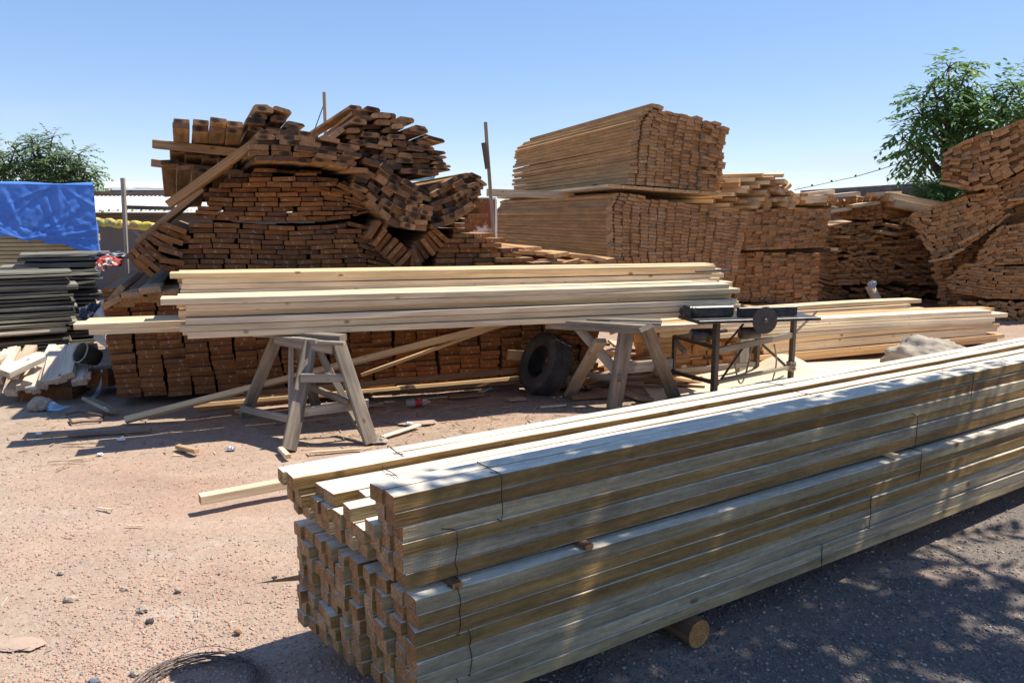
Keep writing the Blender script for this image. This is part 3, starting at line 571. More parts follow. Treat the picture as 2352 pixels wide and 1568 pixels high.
for c in range(5):
    for col in range(2):
        for r in range(heights[c]):
            up_ = c == 0 and r >= 8
            z = BZ + BH * (r + .5) + (.02 if r >= 8 else 0) + (.026 if c and r >= 8 else 0)
            if c == 4 and r == 11: z -= .028
            if c in (1, 2, 3) and r == heights[c] - 1: z -= .004
            wv = (c * 2 + col + .5) * BWID + c * .012 + (.035 if up_ else 0) + rg.uniform(-.002, .002) + (r * .0012)
            bun = (c, r // 3)
            rb = random.Random(c * 31 + r // 3 * 7)
            pr = rb.uniform(-.010, .010) + rg.gauss(0, .005) + .03 * r / 13 + .125 * (wv / .8) - .03 + (.03 if c == 4 and r == 11 else 0)
            if c == 0 and r >= 12: pr += .015
            if c == 3 and r == 10: pr -= .02
            if c in (1, 2) and r >= 10: pr -= .1 * col
            fr = P0 + BW * wv + Vector((0, 0, z)) - BD * pr
            rn = (near_rows[r] + rg.uniform(-.04, .04)) if c == 0 else rg.choice([.15, .3, .5, .7, .8, .3, .25])
            ax = (BD + BW * rg.gauss(0, .0016)).normalized()
            lab = f'sawn timber of the foreground stack, {nth(r)} row up, {["outermost","second","third","fourth","fifth","sixth","seventh","eighth","ninth","tenth"][c*2+col]} from its gravel side'
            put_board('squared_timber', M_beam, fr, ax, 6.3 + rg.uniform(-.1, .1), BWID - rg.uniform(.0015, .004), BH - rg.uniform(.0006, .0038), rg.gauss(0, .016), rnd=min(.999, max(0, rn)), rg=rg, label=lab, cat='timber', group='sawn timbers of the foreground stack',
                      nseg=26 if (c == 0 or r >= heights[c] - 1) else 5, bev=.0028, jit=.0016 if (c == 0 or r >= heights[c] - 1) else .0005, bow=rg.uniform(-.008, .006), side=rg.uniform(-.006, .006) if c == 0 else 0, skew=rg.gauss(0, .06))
            nb += 1
# spacers in the gap of the near bundles
zg = BZ + BH * 8 + .0105
for s_, lab, mt, rn in [(.16, 'dark square spacer stick in the gap of the foreground stack, nearest its cut ends', M_grey, .9), (.68, 'dark spacer stick in the gap of the foreground stack, second from its cut ends', M_grey, .8), (2.55, 'pale wedge in the gap of the foreground stack, far along', M_pine, .5), (4.4, 'spacer stick in the gap of the foreground stack, farthest along', M_grey, .3)]:
    put_board('spacer_stick', mt if mt is M_pine else M_log, P0 + BD * s_ + BW * .006 + Vector((0, 0, zg)), BW, .16, .036, .0185, 0, rnd=rn, rg=rg, label=lab, cat='spacer', bev=.003)
# logs and blocks under it
for s_, lab in [(1.2, 'round log under the foreground stack, its orange sawn end showing on the gravel'), (5.2, 'round log under the far half of the foreground stack')]:
    a = P0 + BD * s_ + BW * -.035 + Vector((0, 0, .056)); v, f = tube_geo([a, a + BW * .4, a + BW * .85], [.056, .058, .055], 20)
    m = MB(); ne = len(f); m.add(v, f, gc=[(0, (p - a).dot(BD), p.z) for p in map(Vector, v)], en=[0.0] * (ne - 2) + [1.0, 1.0]); o = m.build('support_log', M_log); tag(o, lab, 'log')
put_board('bearer_block', M_grey, P0 + BD * .14 + BW * .03 + Vector((0, 0, .055)), BW, .86, .09, .105, 0, rg=rg, bev=.006, label='grey squared bearer under the cut ends of the foreground stack', cat='bearer')
# tie wires round the bundles
def loop_on(c0, r0, r1, s_, up_, name_lab, tw=True):
    up_ = r0 >= 7; z0 = BZ + BH * r0 + (.02 if up_ else 0); z1 = BZ + BH * r1 + (.02 if up_ else 0) + (.026 if c0 and up_ else 0) - (.032 if c0 == 4 else 0)
    w0 = c0 * 2 * BWID + c0 * .012 + (.035 if up_ else 0) - .003; w1 = w0 + 2 * BWID + .007
    z1 += .004; pts = []
    for (a, b, n_) in [((w0, z0), (w0, z1), 6), ((w0, z1), (w1, z1), 5), ((w1, z1), (w1, z0), 2), ((w1, z0), (w0, z0), 2)]:
        for i in range(n_):
            t = i / n_; pts.append(P0 + BW * (a[0] + (b[0] - a[0]) * t + rg.uniform(-.0015, .001)) + Vector((0, 0, a[1] + (b[1] - a[1]) * t)) + BD * (s_ + rg.uniform(-.005, .005)))
    m = MB(); v, f = tube_geo(pts, .0017, 6, True); m.add(v, f)
    if tw:
        p = P0 + BW * (w0 + .012) + Vector((0, 0, z1 + .003)) + BD * s_
        v, f = tube_geo([p + Vector((rg.uniform(-.006, .006), rg.uniform(-.006, .006), .002 * i)) - BD * .008 * i for i in range(6)], .0016, 5); m.add(v, f)
    o = m.build('tie_wire', M_wire, None, True); tag(o, name_lab, 'wire', 'tie wires round the beam bundles')
for a in [(0, 11, 14, .34, True, 'dark tie wire round the topmost near bundle close to the cut ends'), (0, 8, 11, .17, True, 'dark tie wire round the middle near bundle, just above the spacer gap'),
          (0, 5, 8, .16, False, 'dark tie wire hanging below the spacer stick on the near bundle'), (0, 2, 5, .2, False, 'dark tie wire low on the near bundle by the cut ends'), (0, -.0, 2, .15, False, 'dark tie wire on the bottom bundle by the cut ends'),
          (4, 9, 12, .3, False, 'dark tie wire round the far raised bundle of the foreground stack'), (3, 8, 11, .2, False, 'dark tie wire across the second far bundle near the cut ends'),
          (0, 11, 14, 3.25, True, 'dark tie wire round the topmost near bundle far along'), (0, 8, 11, 2.75, True, 'dark tie wire on the middle near bundle far along'), (0, 5, 8, 2.75, False, 'dark tie wire on the white-edged lower bundle far along'),
          (0, 2, 5, 2.35, False, 'dark tie wire on the tan lower bundle far along'), (0, 0, 2, 2.0, False, 'dark tie wire at the bottom bundle far along'), (4, 9, 12, 2.6, False, 'dark tie wire across the pale far bundles in the sun'), (3, 8, 11, 2.6, False, 'thin tie wire over the second far bundle in the sun')]:
    loop_on(*a)
# single beam lying low behind the stack
a = ground(459, 1146, .085); put_board('squared_timber', M_pine, a, BD, 3.6, .07, .052, 0, rnd=.15, rg=rg, nseg=10, bev=.003, jit=.0008, label='single pale beam jutting out low behind the foreground stack', cat='timber')
put_board('bearer_block', M_grey, a + BD * 1.2 - BW * .1 + Vector((0, 0, -.056)), BW, .3, .07, .058, 0, rg=rg, label='low bearer carrying the single pale beam behind the foreground stack', cat='bearer')
a = P0 + BW * .80 - BD * .06 + Vector((0, 0, .285)); m = MB(); t_ = a - BD * .20 + BW * .03 + Vector((0, 0, .012))
m.add([a + Vector((0, 0, .014)), a - Vector((0, 0, .014)), a + BW * .03, t_, a + BD * .1 + Vector((0, 0, .014)), a + BD * .1 - Vector((0, 0, .014)), a + BD * .1 + BW * .03], [(0, 1, 3), (1, 2, 3), (2, 0, 3), (0, 4, 5, 1), (1, 5, 6, 2), (2, 6, 4, 0), (4, 6, 5)], rnd=.3)
o = m.build('wood_shard', M_scrap); tag(o, 'pale pointed shard poking out of the foreground stack over the gravel', 'shard')

# ================================================================== PLANKS ON TRESTLES
rg = random.Random(51)
A0 = ground(425, 778, .785); B0 = ground(1690, 722, .745); TB = (B0 - A0); TL = TB.length; TB.normalize(); TWd = Vector((-TB.y, TB.x, 0))
wdt = .185
for gcol, (rows, w0) in enumerate([(6, 0.0), (6, .19), (10, .40), (10, .59)]):
    for r in range(rows):
        t_ = .0495 if gcol < 2 else .0448
        z = .785 + t_ * (r + .5) + (.004 if r > 2 else 0)
        p = rg.uniform(-.04, .05) + (.12 if (gcol == 0 and r == 5) else 0) + (.05 if gcol >= 2 and r > 5 else 0)
        Lb = TL + rg.uniform(-.06, .05)
        if gcol >= 2 and r in (0, 1): p += .72 - .1 * (r == 0); Lb += .9
        if gcol < 2 and r == 2: p -= .03
        if gcol >= 2: Lb += .17
        wj = rg.uniform(-.008, .008) - (.02 if (gcol == 0 and r == 5) else 0) + (.03 if gcol == 0 and r == 3 else 0)
        side = 'front stacks' if gcol < 2 else 'taller back stacks'
        lab = f'pine plank on the trestles, {nth(r)} course up, {["front","second","third","rear"][gcol]} row' + (', jutting far out' if gcol >= 2 and r in (0, 1) else '')
        ax = (TB + TWd * rg.gauss(0, .0015) + Vector((0, 0, rg.gauss(0, .0006)))).normalized()
        put_board('pine_plank', M_pine, A0 + TWd * (w0 + wdt / 2 + wj) + Vector((0, 0, z - .785)) - TB * p, ax, Lb, wdt, t_ - .0025, rg.gauss(0, .01), rg=rg, nseg=16, bev=.003, jit=.001, bow=rg.uniform(.0, .012) * (1 if gcol < 2 else .6), side=rg.uniform(-.01, .01), label=lab, cat='plank', group='fresh pine planks on the trestles',
                  rnd=(.55 if (gcol == 0 and r == 3) else None))
# a dark strip lying at the far end on top
a = at_y(1600, 624, 7.35); b = at_y(1676, 620, 7.45)
g, Mx = bar_geo(a, b, .06, .012, 0, rg); m = MB(); m.add(g[0], g[1], g[2], g[3], .5, g[4]); v, f = tube_geo([a + Vector((0, -.03, 0)), a + Vector((0, .05, 0))], .02, 8)
m2 = MB(); 
o = m.build('metal_strip', M_tool); o.matrix_world = Mx; tag(o, 'dark metal strip lying on the far end of the trestle planks', 'strip')

# ---- trestles
def sawhorse(loc, label, parts):
    E = empty('sawhorse', loc, label, 'sawhorse', 'wooden sawhorses')
    for (kind, a, b, w_, t_, mt, yh) in parts:
        bar(kind, mt, a, b, w_, t_, E, rg=rg, yhint=yh, nseg=4, bev=.004, jit=.0022)
    return E
gz = ground
fx = Vector((.87, .48, 0))
sawhorse(Vector((-1.6, 5.8, 0)), 'grey wooden sawhorse under the near left end of the pine planks', [
    ('leg', gz(663, 1033), gz(714, 783, .74), .105, .06, M_grey, fx), ('leg', gz(852, 1017), gz(776, 785, .74), .10, .06, M_grey, fx),
    ('leg', gz(562, 955), gz(638, 772, .74), .085, .055, M_grey, fx), ('leg', gz(728, 938), gz(680, 778, .74), .085, .055, M_grey, fx),
    ('crossbar', gz(690, 868, .5), gz(814, 867, .475), .065, .03, M_brace, Vector((0, 0, 1))), ('crossbar', gz(671, 949, .245), gz(846, 926, .26), .07, .03, M_brace, Vector((0, 0, 1))),
    ('brace', gz(555, 938, .1), gz(668, 962, .2), .055, .028, M_brace, Vector((0, 0, 1))), ('brace', gz(668, 942, .2), gz(669, 782, .72), .035, .03, M_brace, fx),
    ('brace', gz(733, 806, .66), gz(808, 946, .17), .05, .028, M_brace, fx), ('brace', gz(800, 936, .2), gz(842, 1009, .02), .045, .03, M_grey, fx), ('brace', gz(676, 872, .42), gz(800, 925, .3), .05, .025, M_grey, Vector((0, 0, 1))),
    ('top_rail', gz(590, 764, .757), gz(788, 776, .757), .10, .05, M_grey, None), ('top_rail', gz(640, 778, .735), gz(772, 800, .695), .11, .07, M_grey, None),
    ('top_slat', gz(645, 776, .748), gz(728, 783, .748), .05, .024, M_brace, None), ('top_slat', gz(732, 785, .748), gz(792, 789, .742), .05, .024, M_brace, None)])
fx2 = Vector((.93, .3, 0))
sawhorse(Vector((.9, 7.1, 0)), 'grey wooden sawhorse under the far end of the pine planks beside the tyre', [
    ('leg', gz(1410, 937), gz(1441, 745, .74), .13, .06, M_grey, fx2), ('leg', gz(1549, 913), gz(1484, 752, .74), .115, .06, M_grey, fx2),
    ('leg', gz(1308, 907), gz(1380, 782, .6), .11, .05, M_scrap, fx2), ('leg', at_y(1232, 866, 7.75), at_y(1252, 745, 7.62), .09, .06, M_dark, fx2),
    ('crossbar', gz(1424, 846, .35), gz(1542, 835, .34), .10, .035, M_brace, Vector((0, 0, 1))), ('brace', gz(1322, 745, .72), gz(1420, 857, .3), .085, .035, M_brace, Vector((0, 0, 1))),
    ('brace', gz(1310, 855, .22), gz(1430, 869, .28), .055, .03, M_grey, Vector((0, 0, 1))),
    ('top_rail', gz(1254, 742, .74), gz(1490, 756, .70), .13, .08, M_grey, None), ('top_rail', gz(1260, 733, .765), gz(1518, 738, .755), .12, .035, M_grey, None), ('top_slat', gz(1400, 741, .745), gz(1518, 744, .738), .06, .03, M_brace, None)])

# ---- tyre
def lathe(prof, n=48):
    v = []; f = []; m = len(prof)
    for i in range(n):
        t = 2 * math.pi * i / n
        for (x, r) in prof: v.append(Vector((x, r * math.cos(t), r * math.sin(t))))
    for i in range(n):
        for k in range(m):
            f.append((i * m + k, i * m + (k + 1) % m, ((i + 1) % n) * m + (k + 1) % m, ((i + 1) % n) * m + k))
    return v, f
Rt = .285; hw = .115
prof = [(-hw, Rt * .9), (-hw * .82, Rt * .975), (-hw * .45, Rt * 1.0), (0, Rt * 1.005), (hw * .45, Rt * 1.0), (hw * .82, Rt * .975), (hw, Rt * .9), (hw * 1.08, Rt * .78), (hw * .95, Rt * .62), (hw * .8, Rt * .54), (hw * .72, Rt * .54), (hw * .85, Rt * .76), (hw * .85, Rt * .88),
        (0, Rt * .94), (-hw * .85, Rt * .88), (-hw * .85, Rt * .76), (-hw * .72, Rt * .54), (-hw * .8, Rt * .54), (-hw * .95, Rt * .62), (-hw * 1.08, Rt * .78)]
v, f = lathe(prof, 60)
axt = Vector((-.80, -.46, .38)).normalized(); Q = axt.to_track_quat('X', 'Z').to_matrix().to_4x4()
tc = ground(1252, 905); 
cz = max(-(Q @ p).z for p in v) - .005
E = empty('tyre', Vector((tc.x, 7.08, 0)), 'worn dusty black truck tyre leaning against the sawhorse', 'tyre')
m = MB(); m.add(v, f); o = m.build('tyre_casing', M_rubber, E, True); o.matrix_local = Matrix.Translation((0, 0, cz)) @ Q
m = MB()
for i in range(60):
    for sx in (-1, 0, 1):
        t = 2 * math.pi * (i + .5 * abs(sx)) / 60; r = Rt * 1.003; c_ = Vector((sx * hw * .58, r * math.cos(t), r * math.sin(t)))
        ty = Vector((0, -math.sin(t), math.cos(t))); tz = Vector((0, math.cos(t), math.sin(t)))
        vv = [c_ + Vector((a * .025, 0, 0)) + ty * (b * .0105) + tz * (cc * .006) for a in (-1, 1) for b in (-1, 1) for cc in (-1, 1)]
        m.add(vv, [(0, 1, 3, 2), (4, 6, 7, 5), (0, 4, 5, 1), (2, 3, 7, 6), (0, 2, 6, 4), (1, 5, 7, 3)])
o = m.build('tread', M_rubber, E); o.matrix_local = Matrix.Translation((0, 0, cz)) @ Q

# ---- table saw
L1 = gz(1639, 908, .05); L2 = gz(1546, 872, .05); L3 = gz(1815, 876, .05)
for q_ in (L1, L2, L3): q_.z = 0
TU = (L3 - L1).normalized(); TV = Vector((-TU.y, TU.x, 0)); ZT = .765
E = empty('table_saw', L1, 'dark steel table saw with a round blade at its edge, standing in sawdust', 'table saw')
def sbar(name, a, b, w_, t_, mt=M_steel, yh=None): return bar(name, mt, a, b, w_, t_, E, rg=rg, yhint=yh, bev=.002)
Az = Vector((0, 0, 1))
top0 = gz(1607, 738, ZT); top1 = gz(1886, 729, ZT); tl = (top1 - top0); 
TU2 = tl.normalized(); TV2 = Vector((-TU2.y, TU2.x, 0)); Ltop = tl.length
m = MB(); g = board_geo(rg, Ltop, .46, .03, bev=.003); m.add(*[g[0], g[1]], gc=g[2], ec=g[3]); o = m.build('table_top', M_tool, E); o.matrix_local = Matrix.Translation((top0 + top1) / 2 + TV2 * .23 + Vector((0, 0, -.012)) - L1) @ frame(TU2).to_4x4()
ZL = ZT - .03
sbar('leg', L1, L1 + Az * ZL, .05, .05, yh=TU); sbar('leg', L3, L3 + Az * ZL, .045, .045, yh=TU)
sbar('leg', L2, L2 + Az * .5, .035, .035, yh=TU); L4 = L3 + TV * .42; sbar('leg', L4, L4 + Az * ZL, .045, .045, yh=TU)
sbar('rail', L1 + Az * .46, L3 + Az * .52, .055, .03, M_brace, Az); sbar('rail', L1 + Az * .17, L3 + Az * .2, .035, .035, M_brace, Az)
sbar('rail', L1 + Az * .17, L2 + Az * .13, .035, .035, M_steel, Az); sbar('rail', L2 + Az * .49, L1 + Az * .49 + TU * .02, .035, .035, M_steel, Az); sbar('rail', L2 + Az * .48, L2 + TU * .75 + Az * .49, .035, .035, M_steel, Az)
sbar('rail', L2 + Az * .14, L4 + Az * .16, .05, .03, M_brace, Az)
sbar('rail', L2 + Az * .44 - TV * .02, L1 + TV * .35 + Az * .40 - TU * .02, .05, .03, M_brace, Az)
sbar('brace', L1 + Az * .42 + TU * .02, L1 + TU * .36 + Az * .68, .022, .012); sbar('brace', L1 + Az * .12 + TU * .02, L1 + TU * .52 + TV * .1 + Az * .46, .022, .012)
sbar('brace', L3 + Az * .52, L3 + TU * .36 + Az * (ZL - .01), .022, .012); sbar('brace', L3 + Az * .2 - TU * .06, L3 - TU * .42 + TV * .1 + Az * .5, .022, .022)
pm = gz(1730, 872); sbar('post', pm + TV * .15, pm + TV * .15 + Az * .5, .14, .05, M_brace, TU)
# blade, its arbor, fence, motor box
bc = Plane(top0 - TV2 * .012, math.atan2(TU2.y, TU2.x)).hit(1757, 736)
n_ = 60; vv = []; ff = []
for sd in (-1, 1):
    for i in range(n_ * 2):
        t = math.pi * i / n_; r = .125 if i % 2 else .117
        vv.append(TU2 * (r * math.cos(t)) + Az * (r * math.sin(t)) + TV2 * (.0016 * sd))
k2 = n_ * 2
ff = [tuple(range(k2)), tuple(range(2 * k2 - 1, k2 - 1, -1))] + [(i, k2 + i, k2 + (i + 1) % k2, (i + 1) % k2) for i in range(k2)]
m = MB(); m.add(vv, ff); o = m.build('saw_blade', M_blade, E); o.location = bc - L1
v, f = tube_geo([bc - TV2 * .02 - L1, bc + TV2 * .3 - L1], .018, 12); m = MB(); m.add(v, f); hub = m.build('blade_arbor', M_tool, E, True)
fz = top0 + TU2 * (.34 * Ltop / 1.3) + TV2 * .2
def sbox(name, org, lx, ly, lz, mt, bev=.004, par=None):
    m = MB(); g = board_geo(rg, lx, ly, lz, bev=bev); m.add(g[0], g[1], gc=g[2], ec=g[3]); o = m.build(name, mt, E)
    o.matrix_local = Matrix.Translation(org + TU2 * (lx / 2) + Az * (lz / 2) - L1) @ frame(TU2).to_4x4(); return o
fa = gz(1684, 727, ZT); fa = top0 + TU2 * ((fa - top0).dot(TU2)) + TV2 * .15 + Az * .007
sbox('fence', fa, .58, .05, .085, M_tool)
sbox('blade_guard_box', top0 + TU2 * .0 + TV2 * .26 + Az * .007, .42, .16, .10, M_tool, .012)
v, f = tube_geo([top0 + TV2 * .18 + TU2 * .03 + Az * .05 - L1, top0 + TV2 * .36 + TU2 * .03 + Az * .05 - L1], .055, 14); m = MB(); m.add(v, f); m.build('pulley_cover', M_tool, E, True)
mo = top0 + TU2 * .2 + TV2 * .3 - Az * .17 - L1; v, f = tube_geo([mo - TU2 * .12, mo + TU2 * .12], .06, 18); m = MB(); m.add(v, f); m.build('motor', M_tool, E, True)
mo = top0 + TU2 * .55 + TV2 * .14 - Az * .14 - L1; v, f = tube_geo([mo - TU2 * .07, mo + TU2 * .1], .055, 16); m = MB(); m.add(v, f); m.build('bearing_block', M_steel, E, True)
pts = [L1 + TU * .36 + TV * .12 + Az * (.5 - .42 * math.sin(t * math.pi)) + TU * (.3 * t) - L1 for t in [i / 14 for i in range(15)]]; tube('power_cable', M_brace, pts, .009, 6, parent=E)
pts = [L3 + TU * -.28 + Az * (.45 - .35 * t) + TU * (.05 * math.sin(t * 3)) - L1 for t in [i / 10 for i in range(11)]]; tube('power_cable', M_brace, pts, .008, 6, parent=E)
m = MB()
for i in range(14):
    c_ = L3 + Az * (.17 + .006 * i) - L1; pts = [c_ + (TU * math.cos(t) + TV * math.sin(t)) * (.035 + .012 * rg.random()) + Az * rg.uniform(-.008, .008) for t in [k * math.pi / 6 for k in range(12)]]
    v, f = tube_geo(pts, .006, 5, True); m.add(v, f)
m.build('rope_wrap', M_brace, E, True)

# ================================================================== PILE OF LONG PLANKS BEHIND THE SAW
rg = random.Random(61)
a = gz(1830, 840); b = gz(2240, 797); PDv = (b - a).normalized(); PWv = Vector((-PDv.y, PDv.x, 0))
PB = Plane(a, math.atan2(PDv.y, PDv.x))
uR = PB.uz(2305, 760)[0]
for col in range(2):
    for r in range(9):
        xl = [1760, 1745, 1755, 1750, 1735, 1700, 1600, 1510, 1495][r]
        uL = PB.uz(xl, 790)[0] + rg.uniform(-.05, .05); ur = uR + rg.uniform(-.35, .12)
        z = .05 + .0555 * (r + .5); 
        put_board('long_plank', M_pile, PB.pos(uL, z, .1 + col * .22 + rg.uniform(-.015, .02)), (PDv + Vector((0, 0, -.004 - .0016 * r))).normalized(), ur - uL, .2, .0525, rg.gauss(0, .015), rg=rg, nseg=8, bev=.003, jit=.001, bow=rg.uniform(-.012, .012) - .01, rnd=[.92, .34, .05, .62, .3, .7, .02, .64, .02][r] if col == 0 else None,
                  label=f'long sawn plank in the pale pile behind the saw, {nth(r)} course up, {"front" if col == 0 else "back"} row', cat='plank', group='long planks of the pale pile behind the saw')
for r in range(3):
    xl, xr = [(1500, 2105), (1480, 2080), (1620, 2110)][r]
    uL = PB.uz(xl, 715, .75)[0]; ur = PB.uz(xr, 712, .75)[0]
    put_board('long_plank', M_pine, PB.pos(uL, .40 + .055 * (r + .5), .75 + .04 * r), PDv, ur - uL, .22, .05, 0, rg=rg, nseg=8, bev=.003, bow=-.01, label=f'long bright plank on the rear row behind the saw, {nth(r)} course up', cat='plank', group='long bright planks of the rear row behind the saw')
for r in range(9):
    put_board('long_plank', M_pile, PB.pos(PB.uz(1495, 715, .75)[0], .03 + .04 * (r + .5), .78), PDv, 3.4, .2, .036, 0, rg=rg, label=f'long plank low in the rear row behind the saw, {nth(r)} course up', cat='plank', group='low planks of the rear row behind the saw')
# shorter pile to its left and the orange stack seen end-on
PB2 = Plane(gz(1500, 862), R(16))
for r in range(8):
    uL = PB2.uz(1490 + rg.uniform(-8, 10), 800)[0]; ur = PB2.uz(1632 + rg.uniform(-6, 10), 800)[0]
    put_board('short_plank', M_pile, PB2.pos(uL, .03 + .055 * (r + .5), .25 + rg.uniform(0, .05)), PB2.u, ur - uL, .2, .05, 0, rg=rg, rnd=rg.choice([.35, .4, .3, .65, .95]), label=f'short orange plank stacked between sawhorse and saw, {nth(r)} course up', cat='plank', group='short orange planks stacked between sawhorse and saw')
PO = Plane(gz(1590, 858), R(12))
it = columns(PO, [(1560, 856), (1750, 850)], [(1560, 774), (1750, 770)], [(1568, 856), (1572, 772)], [(1745, 850), (1742, 770)], 5, .05, rg=rg, wavy=.03)
lay(it, PO, .2, R(10), 1.6, 'orange_plank', M_pile, lambda r, k, n: f'orange plank end behind the saw legs, {nth(r)} course up, {nth(k)} column from the left', 'orange plank ends behind the saw legs', 'plank', prot=.08, rg=rg, bev=.002, rnd_fn=lambda i, g: g.uniform(.3, .4))
# scraps in a heap between tyre and saw
for n_ in range(46):
    px = rg.uniform(1285, 1570); py = rg.uniform(782, 905); h = gz(px, py, 0); h.y = max(h.y, 7.25) ; zz = rg.uniform(.03, .26) * (1 if py < 860 else .4)
    t = rg.uniform(0, 6.28); ax = Vector((math.cos(t), math.sin(t) * .6, rg.uniform(-.25, .25))).normalized(); Ls = rg.uniform(.18, .6)
    put_board('wood_scrap', rg.choice([M_scrap, M_scrap, M_pile, M_dark]), h + Vector((0, 0, zz)) - ax * Ls / 2, ax, Ls, rg.uniform(.05, .15), rg.uniform(.02, .04), rg.uniform(-.5, .5), rg=rg, label='scrap of board in the rubbish heap between tyre and saw', cat='scrap', group='scraps of board in the rubbish heap between tyre and saw')
plank_px('wood_scrap', M_scrap, .1, (1163, 812), (1270, 818), .15, .1, 'thick orange offcut wedged behind the tyre', 'offcut', (.0, .0))

# ================================================================== PLANKS LYING ABOUT THE LEFT PILE
rg = random.Random(71)
def plank_pts(name, mat, a, b, w_, t_, lab, rn=.5, cat='plank', group=None, roll=0.0, **kw):
    g, M = bar_geo(a, b, w_, t_, roll, rg, None, nseg=8, bev=.003, jit=.001, **kw); m = MB(); m.add(g[0], g[1], g[2], g[3], rn, g[4]); o = m.build(name, mat); o.matrix_world = M; return tag(o, lab, cat, group)
plank_pts('leaning_batten', M_pine, gz(288, 964, .03), at_y(1165, 741, 6.95), .06, .05, 'long pale batten rising from the dirt to the trestle planks across the lower pile', .1, roll=.5)
plank_pts('leaning_batten', M_pile, at_y(830, 861, 6.85), at_y(1180, 736, 7.05), .035, .03, 'thinner tan batten rising below the long pale one', .4)
plank_pts('lying_plank', M_pile, gz(452, 934, .03), gz(905, 886, .05), .12, .045, 'tan plank lying on edge at the foot of the lower pile', .95, roll=.9)
plank_pts('lying_plank', M_pile, gz(445, 931, .09), gz(1190, 868, .1), .1, .035, 'long tan plank lying on top along the foot of the lower pile', .3, roll=.2)
plank_pts('lying_plank', M_pine, gz(912, 889, .06), gz(1016, 875, .06), .03, .02, 'short sunlit strip at the foot of the lower pile', .1)
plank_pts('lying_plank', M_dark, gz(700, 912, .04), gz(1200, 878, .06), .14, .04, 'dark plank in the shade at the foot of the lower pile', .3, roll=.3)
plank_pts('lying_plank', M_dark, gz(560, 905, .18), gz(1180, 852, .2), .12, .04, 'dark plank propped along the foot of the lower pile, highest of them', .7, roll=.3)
plank_pts('ground_stick', M_grey, gz(157, 998, .015), gz(347, 986, .015), .045, .02, 'grey stick lying in the dirt near the offcuts', .1)
plank_pts('ground_stick', M_scrap, gz(90, 1003, .008), gz(235, 992, .008), .014, .012, 'thin dark stick lying in the dirt beside the grey one', .3)
# ================================================================== LEFT EDGE: OFFCUTS, ROTTEN STACKS, TARP
rg = random.Random(81)
Yb, Yt = 6.72, 7.25
offs = [((14, 812), (-14, 832), .1), ((24, 809), (2, 852), .12), ((40, 801), (8, 856), .06), ((72, 797), (44, 848), .1), ((84, 812), (26, 905), .1), ((78, 848), (50, 890), .09), ((122, 795), (67, 897), .07), ((120, 812), (82, 899), .07), ((118, 814), (97, 888), .09),
        ((136, 796), (117, 878), .15), ((152, 799), (139, 874), .10), ((170, 796), (156, 864), .10), ((181, 806), (178, 880), .09), ((195, 821), (189, 878), .08), ((205, 838), (196, 872), .06), ((207, 850), (199, 866), .06), ((30, 800), (-6, 880), .08), ((58, 812), (30, 866), .09), ((106, 815), (62, 880), .08), ((60, 840), (20, 900), .08), ((15, 830), (-10, 900), .09)]
for n_, (t_, b_, wd) in enumerate(offs):
    dz = rg.uniform(-.03, .03); a = at_y(*b_, Yb + dz); b = at_y(*t_, Yt + dz)
    plank_pts('timber_offcut', M_off, a, b, wd, rg.uniform(.04, .055), f'pale offcut leaning in the heap, {nth(sorted(offs, key=lambda q: q[0][0] + q[1][0]).index((t_, b_, wd)))} from the left', rg.random(), 'offcut', 'short pale offcuts leaning in the heap', roll=rg.uniform(-.35, .35))
plank_pts('timber_offcut', M_off, at_y(10, 858, 6.6), at_y(94, 819, 6.95), .12, .06, 'thick offcut lying slantwise across the top of the heap', .95, 'offcut', roll=-.25)
PF = Plane(gz(80, 922), R(5))
for c, px in enumerate([92, 118, 146, 60]):
    for r in range(3):
        h = PF.hit(px, 917 - r * 11, .12); ax = Vector((-math.sin(R(rg.uniform(5, 20))), 1, 0))
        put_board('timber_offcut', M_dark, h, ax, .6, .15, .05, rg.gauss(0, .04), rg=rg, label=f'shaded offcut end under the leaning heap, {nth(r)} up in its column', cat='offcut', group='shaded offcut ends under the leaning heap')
# rotten plank stacks
PK = Plane(gz(178, 830), R(33))
ys = [624 + i * 7.6 for i in range(27)]
for i, y in enumerate(ys):
    xr = 172 + rg.uniform(-22, 8) if i > 1 else 165; h = PK.hit(xr, y, rg.gauss(0, .014))
    white = i == 18
    if i == 19: continue
    put_board('rotten_plank', M_off if white else M_rot, h + (Vector((0, -.10, -.02)) if white else Vector()) + PK.n * .25, -PK.u + Vector((0, 0, rg.gauss(0, .003))), 3.6, .55 if not white else .72, rg.uniform(.022, .034), R(rg.gauss(0, .6)) + (R(-11) if white else 0), rnd=.9 if white else None, rg=rg, nseg=8, bev=.004, jit=.0035, bow=rg.uniform(-.01, .01),
              label='bleached white plank low in the rotten stack' if white else f'rotten dark plank of the near stack, {nth(i)} from the top', cat='plank', group=None if white else 'rotten dark planks of the near stack')
PK2 = Plane(gz(250, 800), R(30))
for i in range(23):
    y = 583 + i * 9.3; xr = 262 + rg.uniform(-16, 10) if i < 3 else 232 + rg.uniform(-18, 8); h = PK2.hit(xr, y, rg.gauss(0, .016))
    put_board('rotten_plank', M_rot, h + PK2.n * .3, -PK2.u + Vector((0, 0, rg.gauss(0, .003))), 1.1 if i > 2 else .98, .6, rg.uniform(.028, .042), R(rg.gauss(0, .7)), rg=rg, nseg=6, bev=.004, jit=.004, bow=rg.uniform(-.012, .012),
              label=f'rotten dark plank of the stack beside the big pile, {nth(i)} from the top', cat='plank', group='rotten dark planks of the stack beside the big pile')
